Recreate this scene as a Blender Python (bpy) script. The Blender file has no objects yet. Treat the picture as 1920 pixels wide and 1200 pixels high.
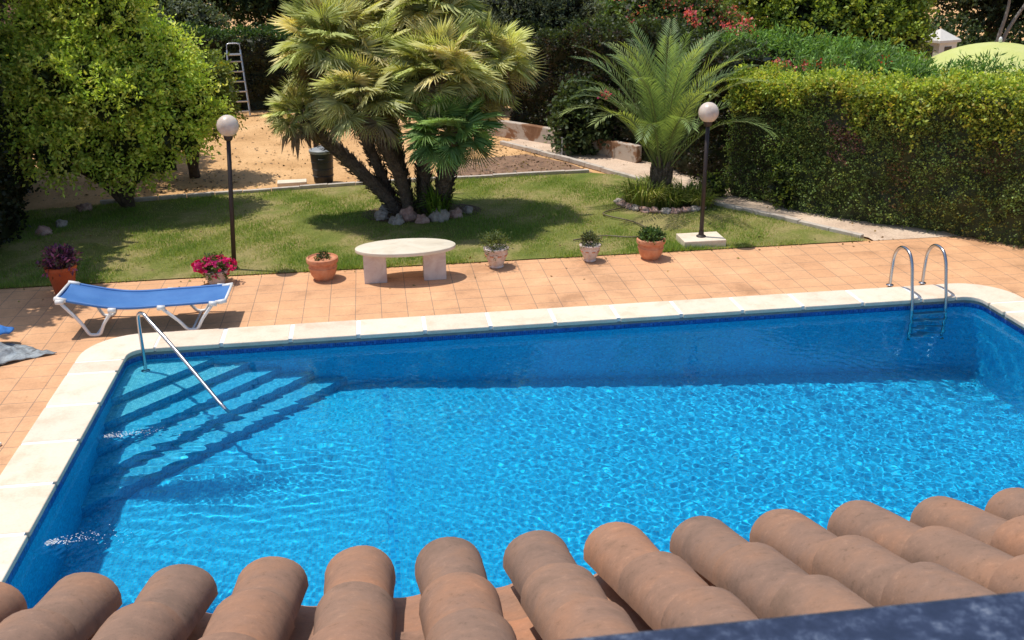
import bpy, bmesh, math, random
import numpy as np
from mathutils import Vector, Matrix, noise as mnoise

random.seed(7)
rng = np.random.default_rng(11)
PI = math.pi
scene = bpy.context.scene
COL = scene.collection

# ------------------------------------------------------------------ helpers
def link(o, parent=None):
    COL.objects.link(o)
    if parent is not None:
        o.parent = parent
    return o

def tag(o, label=None, cat=None, group=None, kind=None):
    if label: o['label'] = label
    if cat: o['category'] = cat
    if group: o['group'] = group
    if kind: o['kind'] = kind
    return o

def empty(name, loc=(0, 0, 0), rz=0.0, label=None, cat=None, group=None):
    o = bpy.data.objects.new(name, None)
    o.empty_display_size = 0.2
    o.location = loc
    o.rotation_euler = (0, 0, rz)
    link(o)
    return tag(o, label, cat, group)

def mesh_obj(name, verts, faces, mat, parent=None, smooth=False, loc=None):
    me = bpy.data.meshes.new(name)
    me.from_pydata([tuple(v) for v in verts], [], [tuple(f) for f in faces])
    me.update()
    if smooth:
        me.polygons.foreach_set('use_smooth', [True] * len(me.polygons))
    if mat: me.materials.append(mat)
    o = bpy.data.objects.new(name, me)
    if loc: o.location = loc
    return link(o, parent)

class MB:
    """collects shapes into one mesh"""
    def __init__(s):
        s.v = []; s.f = []
    def add(s, v, f):
        n = len(s.v)
        s.v += [tuple(q) for q in v]
        s.f += [tuple(i + n for i in q) for q in f]
        return s
    def box(s, c, d, rz=0.0, M=None):
        x, y, z = d[0] / 2, d[1] / 2, d[2] / 2
        ca, sa = math.cos(rz), math.sin(rz)
        vs = []
        for k in ((-x, -y, -z), (x, -y, -z), (x, y, -z), (-x, y, -z), (-x, -y, z), (x, -y, z), (x, y, z), (-x, y, z)):
            q = Vector((k[0] * ca - k[1] * sa, k[0] * sa + k[1] * ca, k[2]))
            if M is not None: q = M @ q
            vs.append((q[0] + c[0], q[1] + c[1], q[2] + c[2]))
        return s.add(vs, [(3, 2, 1, 0), (4, 5, 6, 7), (0, 1, 5, 4), (1, 2, 6, 5), (2, 3, 7, 6), (3, 0, 4, 7)])
    def tube(s, pts, r, n=10, cap=True):
        pts = [Vector(p) for p in pts]
        rs = r if isinstance(r, (list, tuple)) else [r] * len(pts)
        vs = []; fs = []
        t0 = (pts[1] - pts[0]).normalized()
        a = Vector((0, 0, 1)) if abs(t0.z) < .9 else Vector((1, 0, 0))
        u = t0.cross(a).normalized()
        for i, p in enumerate(pts):
            if i == 0: t = t0
            elif i == len(pts) - 1: t = (pts[i] - pts[i - 1]).normalized()
            else: t = ((pts[i + 1] - p).normalized() + (p - pts[i - 1]).normalized()).normalized()
            u = (u - t * u.dot(t)).normalized()
            w = t.cross(u)
            for k in range(n):
                an = 2 * PI * k / n
                vs.append(p + (u * math.cos(an) + w * math.sin(an)) * rs[i])
        for i in range(len(pts) - 1):
            for k in range(n):
                a0 = i * n + k; a1 = i * n + (k + 1) % n
                fs.append((a0, a1, a1 + n, a0 + n))
        if cap:
            fs.append(tuple(range(n - 1, -1, -1)))
            fs.append(tuple((len(pts) - 1) * n + k for k in range(n)))
        return s.add(vs, fs)
    def lathe(s, prof, n=28, c=(0, 0, 0), sx=1, sy=1):
        vs = []; fs = []
        for (r, z) in prof:
            for k in range(n):
                a = 2 * PI * k / n
                vs.append((c[0] + r * sx * math.cos(a), c[1] + r * sy * math.sin(a), c[2] + z))
        for i in range(len(prof) - 1):
            for k in range(n):
                a0 = i * n + k; a1 = i * n + (k + 1) % n
                fs.append((a0, a1, a1 + n, a0 + n))
        if prof[0][0] > 1e-5: fs.append(tuple(range(n - 1, -1, -1)))
        if prof[-1][0] > 1e-5: fs.append(tuple((len(prof) - 1) * n + k for k in range(n)))
        return s.add(vs, fs)
    def build(s, name, mat, parent=None, smooth=False, loc=None, bevel=0.0, auto=None):
        o = mesh_obj(name, s.v, s.f, mat, parent, smooth, loc)
        if bevel:
            m = o.modifiers.new('bevel', 'BEVEL'); m.width = bevel; m.segments = 2; m.limit_method = 'ANGLE'
        if auto is not None:
            me = o.data
            bm = bmesh.new(); bm.from_mesh(me)
            for e in bm.edges:
                if len(e.link_faces) == 2 and e.calc_face_angle(0) > auto: e.smooth = False
            for f in bm.faces: f.smooth = True
            bm.to_mesh(me); bm.free()
        return o

def bezier(pts, n=8):
    """Catmull-Rom through pts"""
    P = [Vector(p) for p in pts]
    P = [P[0] * 2 - P[1]] + P + [P[-1] * 2 - P[-2]]
    out = []
    for i in range(1, len(P) - 2):
        for k in range(n):
            t = k / n
            out.append(0.5 * ((2 * P[i]) + (-P[i - 1] + P[i + 1]) * t + (2 * P[i - 1] - 5 * P[i] + 4 * P[i + 1] - P[i + 2]) * t * t + (-P[i - 1] + 3 * P[i] - 3 * P[i + 1] + P[i + 2]) * t ** 3))
    out.append(P[-2])
    return out

# ------------------------------------------------------------------ materials
class NM:
    def __init__(s, name):
        s.m = bpy.data.materials.new(name); s.m.use_nodes = True
        s.nt = s.m.node_tree; s.nt.nodes.clear()
        s.out = s.nt.nodes.new('ShaderNodeOutputMaterial')
    def n(s, typ, **kw):
        nd = s.nt.nodes.new(typ)
        for k, v in kw.items():
            if k in nd.inputs.keys() if isinstance(k, str) else False: nd.inputs[k].default_value = v
            else: setattr(nd, k, v)
        return nd
    def l(s, a, b): s.nt.links.new(a, b)
    def inp(s, nd, name, v):
        if hasattr(v, 'is_linked') or hasattr(v, 'links'): s.l(v, nd.inputs[name])
        else: nd.inputs[name].default_value = v
    def coord(s, kind='Object', scale=None):
        t = s.n('ShaderNodeTexCoord')
        o = t.outputs[kind]
        if scale:
            m = s.n('ShaderNodeMapping'); m.inputs['Scale'].default_value = scale
            s.l(o, m.inputs['Vector']); o = m.outputs[0]
        return o
    def geo(s): return s.n('ShaderNodeNewGeometry').outputs['Position']
    def noise(s, scale, detail=4, rough=.6, vec=None, dist=0):
        nd = s.n('ShaderNodeTexNoise'); nd.inputs['Scale'].default_value = scale
        nd.inputs['Detail'].default_value = detail; nd.inputs['Roughness'].default_value = rough
        nd.inputs['Distortion'].default_value = dist
        if vec is not None: s.l(vec, nd.inputs['Vector'])
        return nd.outputs['Fac']
    def ramp(s, fac, stops):
        r = s.n('ShaderNodeValToRGB'); e = r.color_ramp.elements
        while len(e) > 1: e.remove(e[-1])
        e[0].position = stops[0][0]; e[0].color = (*stops[0][1], 1)
        for p, c in stops[1:]:
            k = e.new(p); k.color = (*c, 1)
        s.l(fac, r.inputs[0]); return r.outputs[0]
    def mix(s, fac, a, b, mode='MIX'):
        m = s.n('ShaderNodeMix'); m.data_type = 'RGBA'; m.blend_type = mode
        s.inp(m, 0, fac)
        for i, v in ((6, a), (7, b)):
            if isinstance(v, tuple): m.inputs[i].default_value = (*v, 1) if len(v) == 3 else v
            else: s.l(v, m.inputs[i])
        return m.outputs[2]
    def math(s, op, a, b=0.0, clamp=False):
        m = s.n('ShaderNodeMath'); m.operation = op; m.use_clamp = clamp
        s.inp(m, 0, a); s.inp(m, 1, b); return m.outputs[0]
    def bump(s, h, strength=.3, dist=.02):
        b = s.n('ShaderNodeBump'); b.inputs['Strength'].default_value = strength; b.inputs['Distance'].default_value = dist
        s.l(h, b.inputs['Height']); return b.outputs[0]
    def pbr(s, col, rough=.6, normal=None, metal=0.0, spec=.5, **kw):
        p = s.n('ShaderNodeBsdfPrincipled')
        if isinstance(col, tuple): p.inputs['Base Color'].default_value = (*col, 1)
        else: s.l(col, p.inputs['Base Color'])
        s.inp(p, 'Roughness', rough); s.inp(p, 'Metallic', metal)
        p.inputs['Specular IOR Level'].default_value = spec
        if normal is not None: s.l(normal, p.inputs['Normal'])
        return p
    def done(s, sh):
        s.l(sh.outputs[0], s.out.inputs['Surface']); return s.m

def mat_basic(name, c1, c2=None, scale=8, rough=.6, bump=.2, bdist=.01, detail=5, coord='Object', metal=0, spec=.5, c3=None):
    g = NM(name)
    v = g.coord(coord)
    n1 = g.noise(scale, detail, .65, v)
    c2 = c2 or tuple(x * .7 for x in c1)
    stops = [(.3, c2), (.7, c1)]
    if c3: stops = [(.28, c2), (.5, c1), (.75, c3)]
    c = g.ramp(n1, stops)
    nb = g.noise(scale * 5, 4, .6, v)
    return g.done(g.pbr(c, rough, g.bump(nb, bump, bdist), metal, spec))

def mat_leaf(name, rough=.5, trans=.34, spec=.35, tint=(1, 1, 1), haze_dust=.06):
    g = NM(name)
    a = g.n('ShaderNodeAttribute'); a.attribute_name = 'Col'
    c = g.mix(1.0, a.outputs['Color'], tint, 'MULTIPLY')
    c = g.mix(haze_dust, c, (.30, .31, .20))  # pale mix paints haze into the leaf colour; on palm fans also dust
    p = g.pbr(c, rough, None, 0, spec)
    t = g.n('ShaderNodeBsdfTranslucent')
    tc = g.mix(1.0, c, (1.5, 1.45, .55), 'MULTIPLY')
    g.l(tc, t.inputs['Color'])
    m = g.n('ShaderNodeMixShader'); m.inputs[0].default_value = trans
    g.l(p.outputs[0], m.inputs[1]); g.l(t.outputs[0], m.inputs[2])
    return g.done(m)

M = {}
M['leaf'] = mat_leaf('leaf_surface')
M['leaf_gloss'] = mat_leaf('glossy_leaf', .38, .22, .5)
M['blade'] = mat_leaf('grass_blade', .55, .35, .25, haze_dust=0)
M['frond'] = mat_leaf('palm_blade', .5, .36, .3, haze_dust=.10)
M['petal'] = mat_leaf('petal', .6, .4, .2, haze_dust=0)
M['bark'] = mat_basic('bark', (.16, .11, .075), (.05, .035, .025), 14, .9, .8, .03)
M['palm_bark'] = mat_basic('palm_bark', (.34, .27, .20), (.11, .08, .06), 22, .95, 1, .05)
M['terracotta'] = mat_basic('terracotta', (.60, .25, .13), (.48, .17, .08), 9, .8, .15, .004, c3=(.66, .36, .22))
M['red_plastic'] = mat_basic('red_clay', (.50, .10, .03), (.40, .07, .02), 6, .5, .05, .003)
M['pale_clay'] = mat_basic('whitewashed_clay', (.66, .56, .50), (.50, .30, .22), 10, .85, .3, .005, c3=(.75, .70, .66))
M['potting_soil'] = mat_basic('potting_soil', (.06, .04, .028), (.02, .014, .01), 40, .95, .8, .02)
M['bin_plastic'] = mat_basic('bin_plastic', (.022, .024, .026), (.015, .016, .018), 12, .42, .05, .002)
M['bin_lid'] = mat_basic('bin_lid_plastic', (.30, .32, .33), (.22, .23, .24), 9, .5, .1, .003)
M['chrome'] = NM('polished_steel'); _g = M['chrome']; M['chrome'] = _g.done(_g.pbr((.47, .48, .51), .27, _g.bump(_g.noise(60, 3, .5, _g.coord()), .03, .002), 1.0))
M['alu'] = mat_basic('dull_aluminium', (.62, .64, .68), (.48, .5, .54), 20, .35, .1, .002, metal=.85)
M['white_metal'] = mat_basic('white_paint', (.80, .79, .77), (.72, .70, .67), 15, .4, .05, .002)
M['pole_paint'] = mat_basic('dark_brown_paint', (.035, .022, .018), (.022, .014, .012), 20, .5, .15, .003)
M['concrete'] = mat_basic('pale_concrete', (.52, .45, .38), (.40, .33, .27), 7, .9, .5, .008, c3=(.60, .54, .46))
M['rock'] = mat_basic('rock', (.42, .36, .31), (.20, .16, .135), 9, .9, .8, .03, c3=(.58, .48, .42))
M['pink_rock'] = mat_basic('pink_rock', (.50, .30, .24), (.30, .18, .15), 9, .9, .8, .03, c3=(.66, .50, .43))

# frosted globe
g = NM('frosted_globe')
v = g.coord()
c = g.ramp(g.noise(4, 4, .6, v), [(.3, (.48, .38, .31)), (.5, (.66, .55, .46)), (.7, (.74, .64, .54))])
p = g.pbr(c, .35); p.inputs['Subsurface Weight'].default_value = .25; p.inputs['Subsurface Radius'].default_value = (.05, .04, .03)
M['globe'] = g.done(p)

# blue sling
g = NM('blue_mesh_fabric')
v = g.coord()
w1 = g.n('ShaderNodeTexWave'); w1.inputs['Scale'].default_value = 90; g.l(v, w1.inputs['Vector'])
c = g.ramp(g.noise(3.2, 4, .6, v), [(.35, (.035, .16, .44)), (.65, (.07, .23, .54))])
gr = g.n('ShaderNodeNewGeometry')
c2 = g.mix(g.math('MULTIPLY', g.noise(1.5, 2, .5, v), .5), c, (.13, .27, .62))
p = g.pbr(c2, .55, g.bump(w1.outputs['Fac'], .25, .002))
t = g.n('ShaderNodeBsdfTranslucent'); t.inputs['Color'].default_value = (.03, .16, .6, 1)
m = g.n('ShaderNodeMixShader'); m.inputs[0].default_value = .12
g.l(p.outputs[0], m.inputs[1]); g.l(t.outputs[0], m.inputs[2])
M['sling'] = g.done(m)

# deck tiles, laid along world X and Y
g = NM('terracotta_paving')
pos = g.geo()
mp = g.n('ShaderNodeMapping'); mp.inputs['Location'].default_value = (.035, .03, 0); g.l(pos, mp.inputs['Vector'])
def paving(g, vec, w, mortar, c1, c2, cm, smooth=.15):
    b = g.n('ShaderNodeTexBrick'); b.offset = 0; b.squash = 1
    b.inputs['Scale'].default_value = 1; b.inputs['Brick Width'].default_value = w; b.inputs['Row Height'].default_value = w
    b.inputs['Mortar Size'].default_value = mortar; b.inputs['Mortar Smooth'].default_value = smooth
    b.inputs['Color1'].default_value = (*c1, 1); b.inputs['Color2'].default_value = (*c2, 1); b.inputs['Mortar'].default_value = (*cm, 1)
    g.l(vec, b.inputs['Vector']); return b
b = paving(g, mp.outputs[0], .335, .0052, (.70, .395, .212), (.655, .355, .185), (.36, .23, .15))
stain = g.ramp(g.noise(1.1, 6, .68, pos, .4), [(.34, (.74, .72, .70)), (.45, (.95, .94, .93)), (.54, (1.03, 1.02, 1.0)), (.66, (1.16, 1.15, 1.14))])
fine = g.ramp(g.noise(30, 4, .7, pos), [(.25, (.86, .85, .84)), (.75, (1.1, 1.1, 1.1))])
spots = g.ramp(g.noise(5, 7, .8, pos), [(.34, (.74, .71, .68)), (.40, (1, 1, 1)), (.75, (1.04, 1.06, 1.1))])
c = g.mix(1, b.outputs['Color'], stain, 'MULTIPLY'); c = g.mix(1, c, fine, 'MULTIPLY'); c = g.mix(.8, c, spots, 'MULTIPLY')
h = g.math('ADD', g.math('MULTIPLY', b.outputs['Fac'], -1.0), g.math('MULTIPLY', g.noise(40, 4, .6, pos), .35))
M['deck'] = g.done(g.pbr(c, .72, g.bump(h, .5, .006), 0, .35))

# coping stone (world coordinates so each stone differs)
g = NM('cream_coping_stone')
pos = g.geo()
oi = g.n('ShaderNodeObjectInfo')
base = g.ramp(oi.outputs['Random'], [(0, (.80, .68, .53)), (.35, (.76, .62, .49)), (.6, (.82, .72, .58)), (1, (.77, .66, .52))])
pat = g.ramp(g.noise(3.3, 5, .62, pos), [(.34, (.90, .85, .80)), (.48, (.985, .975, .965)), (.6, (1.02, 1.02, 1.02))])
grain = g.ramp(g.noise(45, 3, .7, pos), [(.3, (.92, .91, .90)), (.7, (1.05, 1.05, 1.05))])
c = g.mix(1, base, pat, 'MULTIPLY'); c = g.mix(1, c, grain, 'MULTIPLY')
M['coping'] = g.done(g.pbr(c, .8, g.bump(g.noise(35, 4, .6, pos), .25, .004), 0, .3))
M['grout'] = mat_basic('white_grout', (.86, .85, .82), (.78, .76, .72), 20, .85, .2, .003)

# pool mosaic: small glass tiles
def mosaic(name, cs, bright=1.0, size=.025):
    g = NM(name)
    pos = g.geo()
    nrm = g.n('ShaderNodeNewGeometry').outputs['Normal']
    sx = g.n('ShaderNodeSeparateXYZ'); g.l(nrm, sx.inputs[0])
    sp = g.n('ShaderNodeSeparateXYZ'); g.l(pos, sp.inputs[0])
    # walls are read with z as second axis, floors with y
    ax = g.math('ABSOLUTE', sx.outputs[0]); ay = g.math('ABSOLUTE', sx.outputs[1]); az = g.math('ABSOLUTE', sx.outputs[2])
    isx = g.math('GREATER_THAN', ax, .6)
    isw = g.math('LESS_THAN', az, .6)
    def lerp(f, a, b): return g.math('ADD', g.math('MULTIPLY', g.math('SUBTRACT', 1.0, f), a), g.math('MULTIPLY', f, b))
    uu = lerp(isx, sp.outputs[0], sp.outputs[1]); vv = lerp(isw, sp.outputs[1], sp.outputs[2])
    cb = g.n('ShaderNodeCombineXYZ'); g.l(uu, cb.inputs[0]); g.l(vv, cb.inputs[1])
    b = paving(g, cb.outputs[0], size, .0012, (0, 0, 0), (1, 1, 1), (.5, .5, .5))
    # random value per tile
    sn = g.n('ShaderNodeVectorMath'); sn.operation = 'SNAP'; g.l(cb.outputs[0], sn.inputs[0]); sn.inputs[1].default_value = (size, size, size)
    wn = g.n('ShaderNodeTexWhiteNoise'); wn.noise_dimensions = '3D'; g.l(sn.outputs[0], wn.inputs['Vector'])
    c = g.ramp(wn.outputs['Value'], cs)
    cl = g.ramp(g.noise(1.3, 5, .65, pos), [(.3, (.88, .9, .93)), (.7, (1.08, 1.05, 1.03))])
    c = g.mix(1, c, cl, 'MULTIPLY')
    c = g.mix(b.outputs['Fac'], c, (.25 * bright, .42 * bright, .55 * bright))
    return g.done(g.pbr(c, .35, g.bump(b.outputs['Fac'], -.3, .002), 0, .4))
M['mosaic'] = mosaic('blue_mosaic', [(0, (.004, .34, .60)), (.25, (.006, .43, .70)), (.55, (.010, .50, .78)), (.8, (.015, .56, .84)), (1, (.04, .66, .90))])
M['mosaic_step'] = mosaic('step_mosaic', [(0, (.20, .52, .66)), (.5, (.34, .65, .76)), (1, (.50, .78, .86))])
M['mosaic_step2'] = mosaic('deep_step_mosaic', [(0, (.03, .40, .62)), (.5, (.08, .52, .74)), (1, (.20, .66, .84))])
M['riser_shaded'] = mosaic('riser_shade_mosaic', [(0, (.006, .22, .44)), (.5, (.012, .33, .56)), (1, (.03, .45, .68))])  # darker than the treads: riser shade painted into the tile colour
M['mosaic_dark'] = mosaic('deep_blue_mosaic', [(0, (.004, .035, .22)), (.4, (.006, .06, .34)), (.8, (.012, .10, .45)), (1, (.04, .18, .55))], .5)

# lawn base and earth
g = NM('lawn_turf')
pos = g.geo()
big = g.noise(.7, 5, .62, pos)
c = g.ramp(big, [(.32, (.15, .20, .04)), (.46, (.23, .25, .065)), (.56, (.38, .32, .14)), (.68, (.20, .24, .055))])
fine = g.ramp(g.noise(38, 5, .75, pos), [(.25, (.45, .45, .4)), (.5, (.95, .95, .9)), (.75, (1.35, 1.3, 1.2))])
c = g.mix(1, c, fine, 'MULTIPLY')
M['turf'] = g.done(g.pbr(c, .9, g.bump(g.noise(60, 4, .7, pos), .9, .03), 0, .15))
g = NM('dry_earth')
pos = g.geo()
c = g.ramp(g.noise(.6, 6, .62, pos), [(.28, (.46, .26, .115)), (.46, (.64, .38, .175)), (.62, (.76, .47, .23)), (.8, (.60, .37, .18))])
fine = g.ramp(g.noise(26, 6, .78, pos), [(.28, (.62, .58, .55)), (.48, (1, 1, 1)), (.75, (1.12, 1.12, 1.1))])
litter = g.ramp(g.noise(9, 6, .8, pos), [(.33, (.45, .42, .38)), (.42, (1, 1, 1))])
c = g.mix(1, c, fine, 'MULTIPLY'); c = g.mix(.7, c, litter, 'MULTIPLY')
M['earth'] = g.done(g.pbr(c, .95, g.bump(g.noise(18, 6, .7, pos), .8, .04), 0, .15))
g = NM('garden_path_concrete')
pos = g.geo()
c = g.ramp(g.noise(1.6, 6, .65, pos), [(.28, (.52, .38, .28)), (.5, (.68, .52, .39)), (.75, (.74, .60, .47))])
fine = g.ramp(g.noise(30, 5, .75, pos), [(.3, (.7, .68, .66)), (.6, (1.05, 1.05, 1.05))])
c = g.mix(1, c, fine, 'MULTIPLY')
M['path'] = g.done(g.pbr(c, .9, g.bump(g.noise(25, 5, .7, pos), .5, .01), 0, .2))

# ------------------------------------------------------------------ world, sun, camera
SUN = Vector((-.30, .14, 1.0)).normalized()       # direction towards the sun
elev = math.asin(SUN.z)
az = math.atan2(SUN.x, SUN.y)
w = bpy.data.worlds.new('World'); scene.world = w; w.use_nodes = True
nt = w.node_tree
bg = nt.nodes['Background']
sky = nt.nodes.new('ShaderNodeTexSky'); sky.sky_type = 'NISHITA'; sky.sun_disc = False
sky.sun_elevation = elev; sky.sun_rotation = az; sky.altitude = 50; sky.dust_density = 1.2
nt.links.new(sky.outputs[0], bg.inputs[0]); bg.inputs[1].default_value = .145
ld = bpy.data.lights.new('sun', 'SUN'); ld.energy = 4.0; ld.angle = math.radians(.5); ld.color = (1.0, .945, .86)
lo = bpy.data.objects.new('sun', ld); COL.objects.link(lo)
lo.rotation_euler = SUN.to_track_quat('Z', 'Y').to_euler(); lo.location = SUN * 30
USE_MNEE = True
if USE_MNEE: ld.cycles.is_caustics_light = True

H = 4.6
p_, r_, y_ = .3773, -.0120, .13718
fw = Vector((math.sin(y_) * math.cos(p_), math.cos(y_) * math.cos(p_), -math.sin(p_)))
rt = Vector((math.cos(y_), -math.sin(y_), 0)); up = rt.cross(fw)
rt2 = rt * math.cos(r_) + up * math.sin(r_); up2 = -rt * math.sin(r_) + up * math.cos(r_)
cd = bpy.data.cameras.new('camera'); cam = bpy.data.objects.new('camera', cd); COL.objects.link(cam)
cd.sensor_width = 36; cd.lens = 1855.5 / 1920 * 36; cd.clip_start = .05; cd.clip_end = 600
mw = Matrix.Identity(4)
for i in range(3):
    mw[i][0] = rt2[i]; mw[i][1] = up2[i]; mw[i][2] = -fw[i]
mw[2][3] = H
cam.matrix_world = mw
cd.dof.use_dof = True; cd.dof.focus_distance = 7.5; cd.dof.aperture_fstop = 19
scene.camera = cam
scene.view_settings.view_transform = 'Standard'; scene.view_settings.look = 'None'; scene.view_settings.exposure = 0
scene.cycles.max_bounces = 10; scene.cycles.transparent_max_bounces = 16

# ------------------------------------------------------------------ pool
PX0, PX1, PY0, PY1 = -3.03, 7.75, 5.6, 11.27      # inner edge of the coping
WZ = -.10                                          # water level
BREAK = -.05
ZS, ZD = -1.32, -2.45

def rrect(x0, y0, x1, y1, r, n=6):
    pts = []
    for cx, cy, a0 in ((x1 - r, y1 - r, 0), (x0 + r, y1 - r, 90), (x0 + r, y0 + r, 180), (x1 - r, y0 + r, 270)):
        for k in range(n + 1):
            a = math.radians(a0 + 90 * k / n)
            pts.append((cx + r * math.cos(a), cy + r * math.sin(a)))
    return pts

pool = empty('swimming_pool', ((PX0 + PX1) / 2, (PY0 + PY1) / 2, 0), 0,
             'long rectangular pool lined with blue mosaic and edged in cream stone', 'pool')
def P_(o):      # parent keeping world place
    o.parent = pool; o.matrix_parent_inverse = Matrix.Translation(-pool.location); return o

RI = .22
ring = rrect(PX0, PY0, PX1, PY1, RI, 6)
nr = len(ring)
def floor_z(x):
    return ZS if x <= BREAK else ZS + (ZD - ZS) * (x - BREAK) / (PX1 - BREAK)
# walls of the basin
ringd = []
for i in range(nr):
    a = ring[i]; b_ = ring[(i + 1) % nr]
    L = math.dist(a, b_); k = max(1, int(L / .6))
    for j in range(k): ringd.append((a[0] + (b_[0] - a[0]) * j / k, a[1] + (b_[1] - a[1]) * j / k))
if True:
    mb = MB(); vs = []; fs = []
    n = len(ringd)
    for (x, y) in ringd:
        vs += [(x, y, -.16), (x, y, floor_z(x))]
    for i in range(n):
        j = (i + 1) % n
        fs.append((2 * i, 2 * j, 2 * j + 1, 2 * i + 1))
    basin_wall = P_(mesh_obj('basin_wall', vs, fs, M['mosaic']))
    vs = []; fs = []
    for (x, y) in ringd:
        vs += [(x, y, -.062), (x, y, -.16)]
    for i in range(n):
        j = (i + 1) % n
        fs.append((2 * i, 2 * j, 2 * j + 1, 2 * i + 1))
    P_(mesh_obj('waterline_border', vs, fs, M['mosaic_dark']))
    vs = [(x, y, z) for (x, y) in ringd for z in (-.018, -.062)]
    P_(mesh_obj('grey_strip', vs, fs, mat_basic('strip_grey', (.30, .29, .27), (.20, .19, .18), 12, .9, .4, .004)))  # grey band from the coping down to the waterline border
    vs = [(PX0 - .05, PY0 - .05, ZS), (BREAK - .045, PY0 - .05, ZS), (BREAK - .045, PY1 + .05, ZS), (PX0 - .05, PY1 + .05, ZS),
          (BREAK + .045, PY0 - .05, floor_z(BREAK + .045)), (PX1 + .05, PY0 - .05, floor_z(PX1 + .05)), (PX1 + .05, PY1 + .05, floor_z(PX1 + .05)), (BREAK + .045, PY1 + .05, floor_z(BREAK + .045))]
    basin_floor = P_(mesh_obj('basin_floor', vs, [(0, 1, 2, 3), (4, 5, 6, 7)], M['mosaic']))
    vs2 = [vs[1], vs[4], vs[7], vs[2]]
    P_(mesh_obj('slope_break_line', vs2, [(0, 1, 2, 3)], mosaic('mid_blue_mosaic', [(0, (.006, .24, .52)), (.5, (.01, .44, .74)), (1, (.02, .58, .86))], 1.0, .04)))
# diagonal steps in the far left corner: (offset along each wall, tread height)
steps = [(1.00, -.24), (1.40, -.45), (1.78, -.66), (2.16, -.87), (2.55, -1.09)]
for k, (d, z) in enumerate(steps):
    e = .004 * (len(steps) - k)
    x0, y1 = PX0 - .03, PY1 + .03
    tri = [(x0, y1), (x0, PY1 - d), (PX0 + d, y1)]
    vs = [(x, y, z) for x, y in tri] + [(x, y, ZS - .02) for x, y in tri]
    P_(mesh_obj('pool_step', vs, [(0, 1, 2), (1, 4, 5, 2), (0, 3, 4, 1)], M['mosaic_step'] if k < 2 else M['mosaic_step2'])).data.materials.append(M['riser_shaded'])
    for pg in [o for o in bpy.data.objects if o.name.startswith('pool_step')]: pg.data.polygons[1].material_index = 1

# coping stones, one object each
cm = MB()
outer_r = .62; WDT = .52
def stone(poly, name='coping_stone'):
    bm = bmesh.new()
    vs = [bm.verts.new((x, y, -.02)) for x, y in poly]
    f = bm.faces.new(vs)
    if f.normal.z < 0: f.normal_flip()
    r = bmesh.ops.extrude_face_region(bm, geom=[f])
    for q in r['geom']:
        if isinstance(q, bmesh.types.BMVert): q.co.z = .035
    bmesh.ops.recalc_face_normals(bm, faces=bm.faces)
    me = bpy.data.meshes.new(name); bm.to_mesh(me); bm.free(); me.materials.append(M['coping'])
    o = bpy.data.objects.new(name, me); link(o); P_(o)
    m = o.modifiers.new('bevel', 'BEVEL'); m.width = .012; m.segments = 3; m.limit_method = 'ANGLE'
    return o
ov = .03; J = .022                                  # overhang and joint width
SL = .81
def splits(a, b, anchor):
    xs = [a]
    k = math.ceil((a + .3 - anchor) / SL)
    while anchor + k * SL < b - .25:
        xs.append(anchor + k * SL); k += 1
    xs.append(b); return xs
cr = .30    # straight runs begin this far from the inner corner
for (ya, yb) in ((PY1 - ov, PY1 + WDT - .04), (PY0 - WDT, PY0 + ov)):
    xs = splits(PX0 + cr, PX1 - cr, -.33)
    for a, b_ in zip(xs, xs[1:]):
        stone([(a + J, ya), (b_ - J, ya), (b_ - J, yb), (a + J, yb)])
for (xa, xb) in ((PX0 - WDT, PX0 + ov), (PX1 - ov, PX1 + WDT)):
    ys = splits(PY0 + cr, PY1 - cr, 8.2)
    for a, b_ in zip(ys, ys[1:]):
        stone([(xa, a + J), (xb, a + J), (xb, b_ - J), (xa, b_ - J)])
def corner(sx, sy):
    ix = PX1 if sx > 0 else PX0; iy = PY1 if sy > 0 else PY0
    wy = WDT - .04 if sy > 0 else WDT
    # arc coords measured from the inner corner
    out = []
    ro = .62; ri = RI
    a = [(cx_, cy_) for cx_, cy_ in []]
    ox, oy = ix + sx * WDT, iy + sy * wy
    ex, ey = ix - sx * cr, iy - sy * cr
    pts = [(ex, iy - sy * ov)]
    cxi, cyi = ix - sx * ri, iy - sy * ri
    for k in range(0, 9):
        t = PI / 2 * (1 - k / 8)
        pts.append((cxi + sx * (ri - ov) * math.cos(t), cyi + sy * (ri - ov) * math.sin(t)))
    pts.append((ix - sx * ov, ey))
    pts.append((ox, ey))
    cxo, cyo = ox - sx * ro, oy - sy * ro
    for k in range(0, 11):
        t = PI / 2 * k / 10
        pts.append((cxo + sx * ro * math.cos(t), cyo + sy * ro * math.sin(t)))
    pts.append((ex, oy))
    stone(pts)
for sx in (-1, 1):
    for sy in (-1, 1): corner(sx, sy)
# joint grout shows as pale lines between the stones
gv = []; gf = []
OX0, OX1, OY0, OY1 = PX0 - WDT + .01, PX1 + WDT - .01, PY0 - WDT + .01, PY1 + WDT - .05
ro_ = rrect(OX0, OY0, OX1, OY1, .62, 6); ri_ = rrect(PX0 - .002, PY0 - .002, PX1 + .002, PY1 + .002, RI, 6)
for (x, y) in ro_: gv.append((x, y, .030))
for (x, y) in ri_: gv.append((x, y, .030))
n = len(ro_)
for (x, y) in ri_: gv.append((x, y, -.019))
for i in range(n):
    j = (i + 1) % n
    gf.append((i, j, n + j, n + i)); gf.append((n + i, n + j, 2 * n + j, 2 * n + i))
P_(mesh_obj('joint_grout', gv, gf, M['grout']))

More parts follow.
